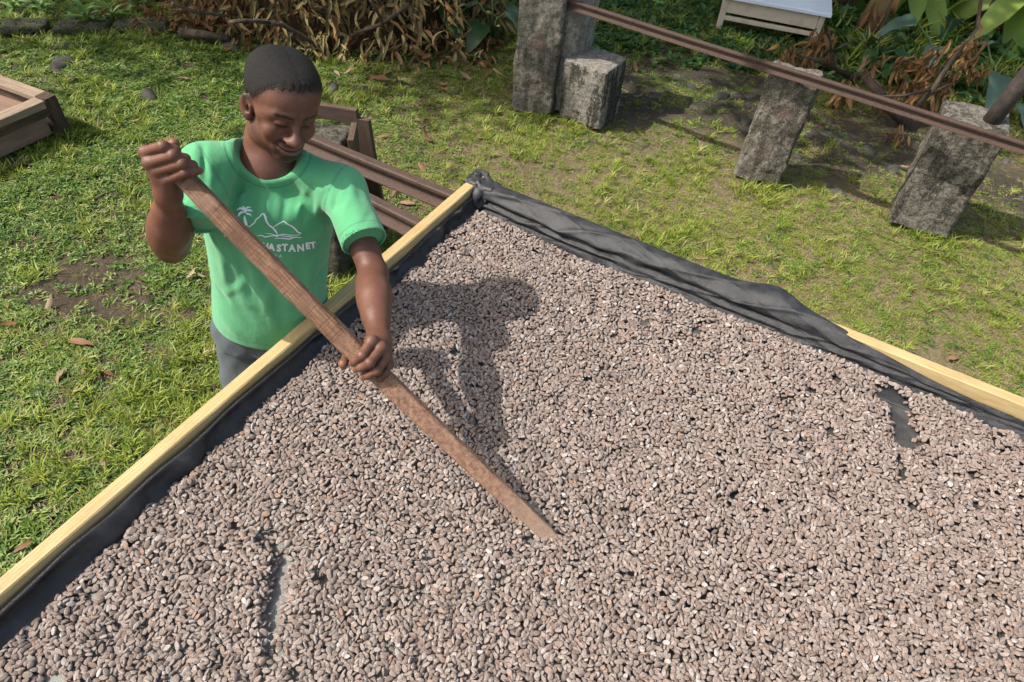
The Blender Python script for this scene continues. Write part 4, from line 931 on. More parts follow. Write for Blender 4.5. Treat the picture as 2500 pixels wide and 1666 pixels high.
def taro(px, py, specs_, leaves, label, seed, name='broadleaf_plant'):
    rs = random.Random(seed); p = at(px, py); b = np.array([p[0], p[1], float(gz(p[0], p[1]))]); r = empty(name, tuple(b), label, 'plant')
    for k, (az, h, out, s) in enumerate(specs_):
        a = math.radians(az); tip = b + np.array([math.cos(a) * out, math.sin(a) * out, h]); tube('stalk', [b, b + np.array([math.cos(a) * out * .35, math.sin(a) * out * .35, h * .7]), tip], [.012, .009, .006], stemm, r, 6)
        put(leaves[k % len(leaves)], tip, quat_from((math.cos(a) * .85, math.sin(a) * .85, -.30), roll=rs.uniform(-.3, .3)), s, r)
taro(1085, 60, [(200, .35, .12, 1.15), (290, .30, .15, 1.3), (20, .30, .15, 1.1), (150, .42, .2, 1.0)], L_tarog, 'large dark broad-leaved plant between the brush heap and the trunk', 1)
taro(1200, 95, [(100, .35, .10, .9), (200, .32, .12, .9), (320, .30, .15, 1.0), (250, .22, .18, .95), (20, .28, .1, .8)], L_tarog, 'green broad-leaved plant left of the tallest pillar\'s top', 2)
taro(2260, 175, [(170, .40, .25, .95), (240, .30, .2, .8), (60, .4, .2, .8)], L_taro, 'bluish broad-leaved plant behind the dead branches, left of centre of them', 3)
taro(2400, 235, [(250, .28, .20, 1.05), (350, .30, .2, .95), (110, .35, .2, .9), (290, .12, .3, .9)], L_taro, 'bluish broad-leaved plant at the right between dead branches and pole', 4)
taro(2130, 160, [(230, .18, .12, .6), (320, .2, .12, .6), (90, .2, .1, .6)], L_tarog, 'mid green broad-leaved weed between the two dead branches', 5)
for i, (x, y, n, h, lb) in enumerate([(3.35, 7.45, 15, .55, 'banana plant with bright torn leaves, nearest the pale table'), (4.25, 7.05, 16, .5, 'banana plant with arching sunlit leaves at the top right, beside the thin trunk'), (4.9, 6.6, 14, .45, 'banana plant in the upper right corner of the picture'), (3.9, 8.3, 14, .8, 'tall banana plant farthest back at the upper right')]):
    r = empty('banana_plant', (x, y, 0), lb, 'banana plant'); rs = random.Random(300 + i)
    tube('stem', [np.array([x, y, 0]), np.array([x + .05, y, h * .6]), np.array([x + .05, y + .03, h + .2])], [.11, .09, .06], redstem, r, 10, .05)
    for k in range(n):
        az = k * 2 * math.pi / n + rs.uniform(-.3, .3); el = rs.uniform(-.15, .75); put(L_ban[k % 2], (x + .05, y + .03, h * rs.uniform(.25, .9)), quat_from((math.cos(az) * math.cos(el), math.sin(az) * math.cos(el), math.sin(el)), roll=rs.uniform(-.6, .6)), rs.uniform(.6, 1.0), r)
# trunks that show at the top edge
def tree(x, y, lean, r0, h, label, crown=None, seed=0, matc=darkL, n=5200, name='tree'):
    rs = random.Random(seed); r = empty(name, (x, y, 0), label, 'tree'); pts = [np.array([x + lean[0] * t, y + lean[1] * t, h * t - .05]) for t in (0, .1, .25, .5, .75, 1)]
    tube('trunk', pts, [r0 * k for k in (1.35, 1.08, 1, .85, .7, .5)], bark, r, 14, .06)
    if crown:
        cx, cy, cz, rr_ = crown
        for k in range(5):
            az = k * 1.3 + seed; e = np.array([cx + math.cos(az) * rr_ * .6, cy + math.sin(az) * rr_ * .6, cz + rs.uniform(-.3, .8)]); s_ = pts[-2] if k % 2 else pts[-1]
            tube('limb', [s_, (s_ + e) / 2 + [0, 0, .3], e], [r0 * .42, r0 * .28, r0 * .10], bark, r, 8)
        rg3 = np.random.default_rng(seed); nc = 46; cc_ = rg3.normal(0, 1, (nc, 3)); cc_ /= np.linalg.norm(cc_, axis=1)[:, None]; cc_ *= (rg3.random(nc) ** .4)[:, None] * np.array([rr_, rr_, rr_ * .45])
        ci_ = rg3.integers(0, nc, n); P_ = cc_[ci_] + rg3.normal(0, 1, (n, 3)) * rr_ * .13 + [cx, cy, cz]
        d1 = rg3.normal(0, 1, (n, 3)); d1[:, 2] *= .6; d1 /= np.linalg.norm(d1, axis=1)[:, None]; d2 = np.cross(d1, rg3.normal(0, 1, (n, 3))); d2 /= np.linalg.norm(d2, axis=1)[:, None]
        ll = rg3.uniform(.10, .20, (n, 1)); V = np.stack([P_ - d1 * ll, P_ + d2 * ll * .34, P_ + d1 * ll, P_ - d2 * ll * .34], 1).reshape(-1, 3); F = np.arange(4 * n).reshape(n, 4)
        me = mesh_np('crown', V, F, False); me.materials.append(matc); o = link('crown', me, r)
tree(-.66, 6.75, (-.3, .8), .17, 5.2, 'tree whose brown trunk shows at the top edge left of the tallest pillar', (-1.5, 6.3, 5.0, 2.5), 1)
tree(2.80, 7.35, (.2, .6), .20, 5.5, 'dark tree trunk at the top edge right of the pale table', (1.6, 8.8, 5.6, 2.8), 2)
tree(3.95, 6.95, (1.1, .5), .045, 4.0, 'thin slanting tree trunk at the upper right, in front of the banana leaves', (4.6, 8.4, 4.6, 1.6), 3, n=2500)
tree(-6.6, 7.6, (.3, .2), .24, 5.4, 'tree standing behind the lawn beyond the left edge', (-6.0, 6.3, 5.6, 2.6), 4)
tree(-3.6, 10.5, (.3, -.6), .24, 6.0, 'tree in the back row beyond the brush heap', (-3.4, 9.6, 6.4, 2.8), 5)
tree(6.5, 9.5, (-.3, .2), .22, 5.5, 'tree beyond the right-hand edge behind the banana plants', (6.2, 9.3, 5.6, 2.4), 6)
for k, (x, y) in enumerate([(-11, 13), (-6, 15), (0, 14), (4, 14), (9, 13), (13, 10), (-12, 7)]):
    tree(x, y, (.3, 0), .28, 6.5, 'background tree number along the wood edge'.replace(' number', '') + [' far left', ', second from left', ' in the middle', ', right of the middle', ' at the right', ' far right', ' beyond the left lawn'][k], (x, y, 6.0, 3.6), 20 + k, n=3000)
st_ = at(2110, 85); r = empty('tree_stump', (st_[0], st_[1], 0), 'reddish brown peeling banana stump in the shade right of the pale table', 'stump')
tube('stem', [st_ + [0, 0, -.05], st_ + [.02, 0, .12], st_ + [.06, .02, .35], st_ + [.12, .05, .7]], [.13, .11, .10, .09], redstem, r, 12, .12)
for k in range(9): put(L_dead[k % 4], st_ + [random.uniform(-.1, .15), -.08, random.uniform(.08, .4)], quat_from((random.uniform(-.4, .4), -.3, -1)), random.uniform(1.2, 2.0), r)
# -- brush heap
bh = empty('brush_heap', (-1.8, 5.9, 0), 'big heap of cut branches with withered olive and brown leaves behind the lawn', 'brush heap')
gcore = NG('heap_core', .95, .1); core = gcore.out(gcore.mix(gcore.noise(30), (.030, .020, .012), (.07, .048, .028)))
V_, F_ = [], []
def heap_h(x, y):
    u = (x + 1.75) / 1.35; v = (y - 6.15) / .85; return np.maximum(0, 1.0 * (1 - (np.abs(u) ** 2.2 + np.abs(v) ** 2.2))) * .75 + .08 * fb(x, y, 61, 3, 4)
hx, hy = np.meshgrid(np.linspace(-3.15, -.3, 60), np.linspace(5.2, 7.1, 44), indexing='ij'); hz = heap_h(hx, hy) - .10
idx = np.arange(hx.size).reshape(hx.shape); F = np.stack([idx[:-1, :-1], idx[1:, :-1], idx[1:, 1:], idx[:-1, 1:]], -1).reshape(-1, 4)
co_ = mesh_np('debris', np.stack([hx, hy, hz], -1).reshape(-1, 3), F); co_.materials.append(core); link('debris', co_, bh)
def heap_leaf(k):
    # leaves hang in drooping sprays
    pass
sprays = []
rgh = np.random.default_rng(9)
for s in range(230):
    u = rgh.uniform(-1.02, 1.0); v = rgh.uniform(-1.0, .35); x = -1.75 + 1.35 * u; y = 6.15 + .85 * v; z = float(heap_h(x, y)) + rgh.uniform(-.02, .08)
    if z < .02: continue
    sprays.append((x, y, z, rgh.normal(0, .5) + (x + 1.75) * .5 - math.pi / 2))
allL = []
for (x, y, z, az) in sprays:
    d = np.array([math.cos(az), math.sin(az), -.55]); d = nrm(d); n_ = rgh.integers(12, 20)
    for k in range(n_):
        t = k / n_; p = np.array([x, y, z]) + d * t * .40 + rgh.normal(0, .03, 3); q = d * .8 + rgh.normal(0, .55, 3) + [0, 0, -.18]
        allL.append((p, quat_from(q, roll=rgh.uniform(-1.2, 1.2)), rgh.uniform(.7, 1.25), 0 if rgh.random() < (.75 if x > -2.1 else .45) else 1))
for k in range(500):
    x = rgh.uniform(-3.4, -.35); y = rgh.uniform(5.25, 6.1); z = max(float(heap_h(x, y)), float(gz(x, y))) + .03; allL.append((np.array([x, y, z]), quat_from(rgh.normal(0, 1, 3) * [1, 1, .4], roll=rgh.uniform(-1, 1)), rgh.uniform(.6, 1.1), 1))
pj = np.array([proj(l[0])[1] for l in allL]); dj = np.array([np.linalg.norm(l[0] - CAM) - (0 if (0 < p < 1700) else -9) * -1 * 0 for l, p in zip(allL, pj)])
vis_ = pj > 5; order = np.argsort(np.where(vis_, dj, 99)); first = set(order[:240].tolist())
for i in first:
    p, q, s, ty = allL[i]; put((L_oliv if ty == 0 else L_dead)[i % 4], p, q, s, bh)
def join_leaves(items, meshes_by_type, name, parent, label=None):
    Vs, Fs, off = [], [], 0; mats = []; mi = []
    for ms in meshes_by_type: mats.append(ms[0].materials[0])
    cache = {}
    for p, q, s, ty, k in items:
        me = meshes_by_type[ty][k % len(meshes_by_type[ty])]
        if me not in cache:
            a = np.zeros(len(me.vertices) * 3, np.float32); me.vertices.foreach_get('co', a); cache[me] = (a.reshape(-1, 3), np.array([list(f.vertices) for f in me.polygons]))
        a, f = cache[me]; Rq = np.array(q.to_matrix()); Vs.append(a * s @ Rq.T + p); Fs.append(f + off); off += len(a); mi += [ty] * len(f)
    me = mesh_np(name, np.concatenate(Vs), np.concatenate(Fs))
    for m_ in mats: me.materials.append(m_)
    me.polygons.foreach_set('material_index', np.array(mi, np.int32)); o = link(name, me, parent); o['kind'] = 'stuff'; return o
join_leaves([(p, q, s, ty, i) for i, (p, q, s, ty) in enumerate(allL) if i not in first], (L_oliv, L_dead), 'leaves', bh)
for (pts, r0) in [([(620, 50, .30), (690, 62, .22), (740, 88, .12), (780, 118, .04)], .018), ([(560, 55, .35), (600, 50, .36), (660, 56, .30)], .015), ([(1000, 10, .5), (930, 60, .30), (870, 80, .16), (840, 105, .05)], .016), ([(420, 8, .5), (470, 28, .42), (560, 40, .38)], .014),
                  ([(905, 0, .65), (930, 45, .45), (940, 80, .3)], .012), ([(440, 80, .04), (500, 85, .05), (560, 95, .03)], .035), ([(700, 75, .1), (740, 110, .05), (760, 135, .02)], .008), ([(1060, 75, .2), (1020, 95, .12), (985, 120, .03)], .008)]:
    tube('branch', [at(*p) for p in pts], [r0 * (1 - .5 * i / len(pts)) for i in range(len(pts))], bark, bh, 8, .08)
# -- dead branches at the right
def dead_branch(name, label, limbs, sprays_, seed, hang=1.0):
    rs = np.random.default_rng(seed); b0 = at(*limbs[0][0][0]); r = empty(name, (b0[0], b0[1], 0), label, 'dead branch')
    for pts, r0 in limbs: tube('branch', [at(*p) for p in pts], [r0 * (1 - .6 * i / len(pts)) for i in range(len(pts))], bark, r, 9, .08)
    c = 0
    for (p0, p1, n_) in sprays_:
        a, b = at(*p0), at(*p1)
        for k in range(n_):
            t = rs.random(); p = a + (b - a) * t + rs.normal(0, .035, 3); d = nrm(b - a) * rs.uniform(.0, .7) + rs.normal(0, .4, 3) + np.array([0, 0, -.75 * hang])
            put(L_dead[c % 4], p, quat_from(d, roll=rs.uniform(-1.5, 1.5)), rs.uniform(.65, 1.15), r); c += 1
dead_branch('fallen_branch', 'fallen branch with orange-brown dead leaves behind the rail, the left one of two', [([(2075, 190, .05), (2035, 165, .15), (2030, 130, .28), (2060, 108, .36), (2082, 104, .36)], .020), ([(2035, 165, .15), (1980, 142, .22), (1930, 130, .2)], .014), ([(2030, 130, .28), (2025, 75, .45)], .010), ([(2075, 190, .05), (2120, 180, .12), (2150, 215, .2)], .026)],
            [((2030, 62, .45), (1995, 115, .25), 34), ((2040, 110, .3), (2020, 145, .15), 16), ((1985, 110, .3), (1975, 150, .15), 18), ((1905, 135, .25), (1955, 150, .15), 26), ((2080, 195, .15), (2040, 245, .06), 34), ((1925, 125, .25), (1985, 130, .2), 16)], 1)
dead_branch('fallen_branch', 'larger fallen branch with drooping orange-brown leaves between the two right-hand pillars, behind the rail', [([(2215, 300, .04), (2175, 265, .12), (2145, 225, .24), (2110, 185, .3)], .050), ([(2215, 290, .06), (2280, 215, .25), (2330, 140, .45), (2385, 70, .6), (2395, 0, .8)], .022), ([(2270, 220, .25), (2200, 235, .25), (2150, 235, .25)], .012), ([(2280, 225, .2), (2340, 195, .25)], .010)],
            [((2380, 85, .6), (2365, 160, .3), 40), ((2340, 120, .45), (2280, 125, .45), 18), ((2290, 150, .35), (2200, 150, .35), 40), ((2270, 165, .32), (2230, 240, .12), 46), ((2220, 160, .3), (2190, 230, .12), 24), ((2330, 180, .3), (2300, 235, .1), 26), ((2140, 145, .32), (2125, 165, .25), 10), ((2165, 215, .2), (2150, 250, .1), 12), ((2390, 165, .28), (2400, 200, .2), 9), ((2275, 240, .1), (2270, 265, .04), 8), ((2200, 320, .06), (2185, 345, .02), 8)], 2)
# -- litter: fallen leaves one by one
LIT = [(165, 830, 1.05, 'curled tan fallen leaf on bare soil left of the man\'s elbow, the largest there'), (112, 752, .75, 'pale brown fallen leaf on end in the grass below the old tray'), (40, 790, .7, 'brown fallen leaf near the left edge, level with the bare soil'), (205, 893, .55, 'orange fallen leaf just below the bare patch at the left'),
       (175, 955, .6, 'tan fallen leaf lying alone in the lower left grass'), (255, 1140, .6, 'tan fallen leaf in the grass just above the pine rim at lower left'), (75, 1322, .6, 'yellow-brown fallen leaf close to the tray rim at lower left'), (14, 740, .5, 'brown dry leaf at the left edge of the lawn'),
       (455, 680, .6, 'pinkish tan fallen leaf under the raised elbow'), (500, 675, .5, 'orange-red fallen leaf between elbow and shirt'), (160, 895, .8, 'dark brown leaf beside the orange one below the bare patch'), (250, 905, .6, 'dull brown leaf right of the dark brown one below the bare patch'),
       (430, 192, .9, 'long orange fallen leaf flat on the grass behind the raised hand'), (312, 212, .55, 'small red-brown fallen leaf at the upper left of the lawn'), (428, 148, .6, 'reddish fallen leaf in the shaded grass above the long orange one'), (318, 292, .5, 'red leaf in the bright grass left of the raised hand'), (115, 225, .6, 'pale leaf in the grass beside the old tray\'s corner'),
       (870, 165, .7, 'orange-tan fallen leaf under the right end of the brush heap'), (815, 175, .7, 'reddish tan leaf in the litter behind the head'), (840, 180, .6, 'tan leaf next to the reddish one behind the head'), (1150, 196, .9, 'orange fallen leaf on the grass left of the tallest pillar'), (1092, 202, 1.0, 'brown curled leaf left of the orange leaf by the tallest pillar'), (1075, 218, .6, 'brown leaf below its curled neighbour left of the tallest pillar'),
       (1188, 182, .7, 'flat tan leaf nearest the tallest pillar'), (950, 195, 1.3, 'large grey-tan dead leaf on the grass behind the man'), (975, 190, .9, 'grey-brown dead leaf touching the large grey-tan one'), (1005, 180, .6, 'brown leaf right of the grey-tan pair'), (1228, 222, .5, 'yellow leaf standing up left of the tallest pillar'), (1245, 245, .45, 'small orange leaf at the foot of the tallest pillar'),
       (1022, 394, 1.0, 'pale tan fallen leaf on sunny grass above the two short rails'), (925, 340, .8, 'reddish brown leaf patch on grass right of the man\'s head'), (1055, 345, .9, 'long dark red-brown leaf on the grass above the tray corner'), (1060, 293, .5, 'small orange leaf on the grass between head and pillar'), (1120, 430, .6, 'tan leaf tucked in grass left of the tray corner'), (1180, 316, .5, 'orange leaf on grass under the low block'),
       (1012, 497, .9, 'tan splinter-like leaf on the ground between the two short rails'), (965, 460, .7, 'reddish leaf between the two short rails'), (1000, 545, .0, ''), (1545, 238, .8, 'orange leaf on dark ground right of the low block'), (1555, 175, .8, 'yellow curved leaf on the dark ground behind the rail'), (1645, 555, .7, 'tan fallen leaf beyond the cloth-covered rim, in the middle'), (1555, 570, .5, 'orange leaf close behind the cloth-covered rim'),
       (2320, 872, 1.0, 'reddish tan fallen leaf on the grass above the pine rim at the right'), (2415, 735, .45, 'small red leaf on the grass near the right edge'), (2020, 310, .8, 'long tan leaf on the dark ground right of the middle pillar'), (2195, 405, .7, 'orange leaf on the dark ground left of the right-hand pillar'), (1850, 855, .0, ''), (1350, 310, .0, ''), (1325, 305, .7, 'tan dead leaf in the grass in front of the tallest pillar'), (1930, 745, .5, 'dry yellow leaf on the grass at the right of the cloth hump')]
k_ = 0
for px, py, s, lb in LIT:
    if s == 0: continue
    p = at(px, py); o = put(L_litter[k_ % 3], (p[0], p[1], float(gz(p[0], p[1])) + .028), quat_from((math.cos(k_ * 1.7) if k_ != 12 else 1, math.sin(k_ * 1.7) if k_ != 12 else .1, .05), roll=random.uniform(-.35, .35) + (3.14 if k_ % 2 else 0)), s * (1.0 if py > 600 else 1.15), None, 'fallen_leaf')
    tag(o, lb, 'fallen leaf', 'fallen leaves on the lawn'); k_ += 1
for i, (a, b, r0, lb) in enumerate([((338, 700), (348, 728), .006, 'short straw-coloured stick on the bare soil at the left'), ((130, 178), (190, 200), .006, 'thin grey twig in the shaded grass at the upper left'), ((142, 300), (178, 318), .004, 'thin pale twig beside the corner of the old tray'), ((1600, 150), (1650, 168), .006, 'thin twig in the ground cover below the pale table'), ((2100, 350), (2210, 345), .006, 'thin dark twig on the bare ground between the right pillars')]):
    p0, p1 = at(*a), at(*b); z_ = .02; o = tube('twig', [p0 + [0, 0, z_], (p0 + p1) / 2 + [.004, .01, z_ + .006], p1 + [0, 0, z_]], [r0, r0 * .9, r0 * .6], bark if i != 0 else straws if False else bark, None, 6, .1); tag(o, lb, 'twig')
# ================================================================ the man
# head pose
def eul(a, b, g):
    ca, sa, cb, sb, cg, sg = math.cos(a), math.sin(a), math.cos(b), math.sin(b), math.cos(g), math.sin(g)
    Rz = np.array([[ca, -sa, 0], [sa, ca, 0], [0, 0, 1]]); Rx = np.array([[1, 0, 0], [0, cb, -sb], [0, sb, cb]])
    Ry = np.array([[cg, 0, sg], [0, 1, 0], [-sg, 0, cg]]); return Rz @ Rx @ Ry
HR = eul(math.radians(37), math.radians(9), math.radians(16)).astype(np.float32)   # columns: his left, back, up
HO = far(688, 252, 1.90).astype(np.float32)
def hl(x, y, z): return HO + HR @ np.array([x, y, z], np.float32)

NB = far(652, 400, 1.99)                    # base of the neck
SR = far(499, 411, 1.96); SL = far(836, 463, 1.955)  # shoulder joints
HIP = np.array([-0.75, 1.545, 0.93])
S_ax = nrm(SL - SR)
U_ax = nrm(NB - HIP); F_ax = nrm(np.cross(S_ax, U_ax)); 
if F_ax[1] > 0: F_ax = -F_ax
S_ax = nrm(np.cross(F_ax, U_ax)); S_ax = S_ax if S_ax[0] > 0 else -S_ax
TM = np.stack([S_ax, F_ax, U_ax], 1).astype(np.float32)      # torso frame
TL = float(np.linalg.norm(NB - HIP))
ER = far(418, 600, 1.99); WR = far(411, 478, 1.80)
EL = far(912, 668, 1.87); WL = far(925, 838, 1.695)
print('arm lengths', np.linalg.norm(SR - ER), np.linalg.norm(ER - WR), np.linalg.norm(SL - EL), np.linalg.norm(EL - WL), 'SR', SR, 'SL', SL, 'NB', NB, 'TL', TL, 'F', F_ax)

def head_sdf(P):
    q = (P - HO) @ HR
    x, y, z = q[:, 0], q[:, 1], q[:, 2]; ax = np.abs(x); Q = q.copy(); Q[:, 0] = ax
    E = lambda c, r: ellip(q, c, r)
    M = lambda c, r: ellip(Q, c, r)
    C = lambda a, b, ra, rb=None: caps(q, a, b, ra, rb)
    CM = lambda a, b, ra, rb=None: caps(Q, a, b, ra, rb)
    d = E((0, .018, .030), (.077, .097, .087))
    d = smin(d, M((.026, .012, .062), (.046, .074, .048)), .03)
    d = smin(d, E((0, -.032, .040), (.066, .058, .058)), .03)
    d = smin(d, E((0, -.030, -.022), (.063, .056, .070)), .025)
    d = smin(d, E((0, -.022, -.070), (.062, .060, .042)), .022)
    d = smin(d, M((.044, .000, -.072), (.023, .036, .028)), .022)           # jaw angle
    d = smin(d, E((0, -.071, -.099), (.027, .019, .016)), .024)             # chin
    d = smin(d, M((.041, -.063, -.034), (.023, .0175, .020)), .020)          # cheeks
    d = smin(d, CM((.012, -.086, .020), (.045, -.074, .022), .0085, .007), .014)   # brow
    d = smin(d, CM((.052, -.058, .01), (.060, -.03, -.01), .008), .02)
    d = smax(d, -M((.031, -.101, .001), (.020, .0155, .0125)), .010)         # sockets
    d = smin(d, M((.031, -.0730, .000), (.0165, .0155, .0135)), .004)        # lids
    # lid crease and lash groove
    d = smax(d, -(CM((.019, -.0925, .009), (.043, -.087, .008), .0022)), .003)
    d = smax(d, -(CM((.018, -.0915, -.0065), (.044, -.084, -.0045), .0018)), .0022)
    # nose
    n = C((0, -.086, .006), (0, -.102, -.028), .008, .011)
    n = smin(n, E((0, -.107, -.037), (.0160, .0150, .0130)), .010)
    n = smin(n, M((.0165, -.096, -.0405), (.0095, .0125, .0088)), .009)
    n = smax(n, -M((.0085, -.1045, -.0515), (.0045, .006, .0035)), .003)
    d = smin(d, n, .010)
    # mouth
    mz = -.0705 + 9.5 * x * x
    my = -.0905 + 6.0 * x * x
    lipw = np.clip(1 - (ax / .0325) ** 2, 0, 1)
    mound = E((0, -.070, -.070), (.036, .024, .022)); d = smin(d, mound, .014)
    up = np.sqrt((y - my + .001) ** 2 * .7 + (z - mz - .0052) ** 2) - .0062 * np.sqrt(lipw) + (ax > .0325) * .02
    lo_ = np.sqrt((y - my - .0005) ** 2 * .7 + (z - mz + .0070) ** 2) - .0088 * np.sqrt(lipw) + (ax > .0325) * .02
    d = smin(d, up, .004); d = smin(d, lo_, .004)
    groove = np.sqrt((y - my + .009) ** 2 * .35 + (z - mz) ** 2) - .0022 + np.clip(ax - .035, 0, 1)
    d = smax(d, -groove, .003)
    # smile folds, corner dimples, philtrum, chin groove
    d = smax(d, -(CM((.021, -.099, -.043), (.041, -.082, -.066), .0030)), .007)
    d = smax(d, -(M((.0365, -.085, -.058), (.0035, .006, .0045))), .006)
    d = smax(d, -(C((0, -.097, -.050), (0, -.0985, -.059), .0012)), .005)
    d = smax(d, -(C((-.011, -.0975, -.0865), (.011, -.0975, -.0865), .0025)), .008)
    d = smax(d, -(CM((.014, -.0925, -.0150), (.036, -.0835, -.0185), .0016)), .006)
    # ears
    ec = np.array([.0790, .012, -.018], np.float32)
    er = eul(math.radians(-34), math.radians(-12), 0)
    eq = (Q - ec) @ er.astype(np.float32)
    ear = ellip(eq, (0, 0, 0), (.0080, .0185, .0315))
    ear = smin(ear, ellip(eq, (-.001, -.004, -.024), (.0080, .010, .012)), .008)
    ear = smax(ear, -ellip(eq, (.0095, -.001, .006), (.0075, .0120, .0205)), .0035)
    ear = smax(ear, -ellip(eq, (.003, -.007, -.004), (.008, .006, .008)), .0035)
    ear = smin(ear, caps(eq, (.003, -.013, .004), (.003, -.014, -.006), .0035), .004)
    ear = smin(ear, caps(eq, (.001, .006, .014), (.0015, .006, -.010), .0032), .004)
    d = smin(d, ear, .006)
    return d

def neck_sdf(P):
    a = hl(0, .035, -.055); b = NB + np.array([-.02, .02, -.03])
    d = caps(P, a, b, .056, .062)
    d = smin(d, caps(P, NB - .02 * U_ax, NB - S_ax * .11 - U_ax * .05, .050, .04), .04)
    d = smin(d, caps(P, NB - .02 * U_ax, NB + S_ax * .11 - U_ax * .05, .050, .04), .04)
    d = smin(d, ellip((P - NB.astype(np.float32)) @ TM, (0, -.02, -.12), (.13, .060, .11)), .04)
    # sternomastoid cords towards the notch
    nt_ = NB + F_ax * .010 - U_ax * .015
    for s in (-1, 1): d = smin(d, caps(P, hl(.052 * s, .02, -.06), nt_ + S_ax * .016 * s, .011, .006), .016)
    return d

def chain(P, pts, rad, k=.006):
    d = None
    for i in range(len(pts) - 1):
        e = caps(P, pts[i], pts[i + 1], rad[i], rad[i + 1]); d = e if d is None else smin(d, e, k)
    return d

def hand(P, W, mcp, fing, frad, thumb, trad, palm, knuck=.010, bend=None):
    d = None
    for m in mcp:
        e = caps(P, W, m, .019, .0115); d = e if d is None else smin(d, e, .016)
    for a, b, ra, rb in palm: d = smin(d, caps(P, a, b, ra, rb), .014)
    fs = []
    for m, ch, r in zip(mcp, fing, frad):
        e = chain(P, [m] + ch, [r * 1.08, r, r * .95, r * .84][:len(ch) + 1], .005)
        e = smin(e, np.linalg.norm(P - np.asarray(ch[0], np.float32), axis=1) - r * 1.04, .003)
        fs.append(e)
    f = fs[0]
    for e in fs[1:]: f = smin(f, e, .0014)
    d = smin(d, f, .008)
    for m in mcp: d = smin(d, np.linalg.norm(P - np.asarray(m, np.float32), axis=1) - knuck * 1.10, .007)
    d = smin(d, chain(P, thumb, trad, .008), .008)
    return d

# right hand (round the top end of the stick)
ST0 = far(425, 404, 1.745)
RH_m = [far(355, 371, 1.748), far(364, 398, 1.742), far(386, 417, 1.742), far(409, 439, 1.745)]
RH_f = [[far(398, 357, 1.700), far(428, 368, 1.708), far(431, 388, 1.740)],
        [far(422, 379, 1.694), far(452, 388, 1.708), far(446, 404, 1.742)],
        [far(444, 399, 1.694), far(470, 404, 1.712), far(462, 418, 1.742)],
        [far(453, 421, 1.702), far(474, 419, 1.705), far(486, 417, 1.712)]]
RH_t = [far(402, 452, 1.79), far(378, 400, 1.795), far(398, 366, 1.77), far(425, 351, 1.735)]
LH_m = [far(908, 832, 1.640), far(931, 849, 1.643), far(944, 869, 1.655), far(948, 889, 1.672)]
LH_f = [[far(884, 868, 1.622), far(868, 881, 1.640), far(861, 887, 1.668)],
        [far(903, 886, 1.620), far(882, 897, 1.640), far(869, 901, 1.668)],
        [far(921, 905, 1.634), far(900, 916, 1.650), far(886, 921, 1.675)],
        [far(940, 911, 1.655), far(929, 924, 1.667), far(921, 929, 1.688)]]
LH_t = [far(905, 850, 1.70), far(872, 858, 1.735), far(851, 873, 1.722), far(838, 889, 1.695)]

def arm(P, S, E, W, bulk, tip, fat=1.0):
    d = caps(P, S, E, .046, .036 * (.5 + .5 * fat))
    ax = nrm(W - E)
    d = smin(d, caps(P, E, E + ax * .09, .037 * fat, .039 * fat), .02)
    d = smin(d, caps(P, E + ax * .08, W, .039 * fat, .0265), .03)
    d = smin(d, caps(P, E + ax * .04 + bulk * .012, E + ax * .15 + bulk * .005, .034 * fat, .027), .03)
    d = smin(d, ellip(P, E + tip * (.012 if fat > 1 else .002) * fat, (.025, .025, .025)), .02)
    return d
_blR = nrm(np.cross(nrm(WR - ER), ray(410, 550)))
_tipR = nrm(nrm(ER - WR) + nrm(ER - SR) * .7)
_tipL = nrm(np.cross(nrm(WL - EL), ray(910, 700)))
def armR_sdf(P):
    d = arm(P, SR, ER, WR, _blR, _tipR, 1.07)
    ax = nrm(WR - ER); v = nrm(-ray(400, 520))
    d = smin(d, caps(P, ER + ax * .12 - _blR * .012 + v * .022, WR + v * .020 + ax * .01, .010, .006), .012)   # tendon
    h = hand(P, WR + ax * .012, RH_m, RH_f, (.0110, .0111, .0106, .0098), RH_t, (.020, .0165, .0135, .0118),
             [(far(385, 400, 1.775), far(410, 455, 1.775), .020, .020), (far(372, 385, 1.765), far(395, 425, 1.76), .014, .016)])
    return smin(d, h, .022)
def armL_sdf(P):
    d = arm(P, SL, EL, WL, -_tipL, _tipL, .90)
    h = hand(P, WL, LH_m, LH_f, (.0107, .0109, .0104, .0094), LH_t, (.020, .0165, .0132, .0115),
             [(far(905, 848, 1.690), far(935, 875, 1.695), .017, .017), (far(920, 850, 1.665), far(938, 878, 1.672), .014, .013)])
    return smin(d, h, .020)

def grouped(groups):
    bb = [(np.asarray(lo, np.float32), np.asarray(hi, np.float32), fn, k) for fn, lo, hi, k in groups]
    def f(P):
        D = np.full(len(P), 1e3, np.float32)
        for lo, hi, fn, k in bb:
            o = np.maximum(np.maximum(lo - P, P - hi), 0); db = np.sqrt((o * o).sum(1)) + .02
            m = db < .0600
            e = db.copy()
            if m.any(): e[m] = fn(P[m])
            D = smin(D, e, k) if k else np.minimum(D, e)
        return D
    return f
def bbx(pts, m): pts = np.array(pts); return pts.min(0) - m, pts.max(0) + m
body_fn = grouped([
    (head_sdf, *bbx([hl(sx * .095, sy * .125, sz * .125) for sx in (-1, 1) for sy in (-1, 1) for sz in (-1, 1)], .0), 0),
    (neck_sdf, *bbx([hl(0, 0, -.05), NB - S_ax * .16 - U_ax * .2, NB + S_ax * .16 - U_ax * .2], .08), .016),
    (armR_sdf, *bbx([SR, ER, WR, *RH_m, *[p for c in RH_f for p in c], *RH_t], .065), .01),
    (armL_sdf, *bbx([SL, EL, WL, *LH_m, *[p for c in LH_f for p in c], *LH_t], .065), .01)])
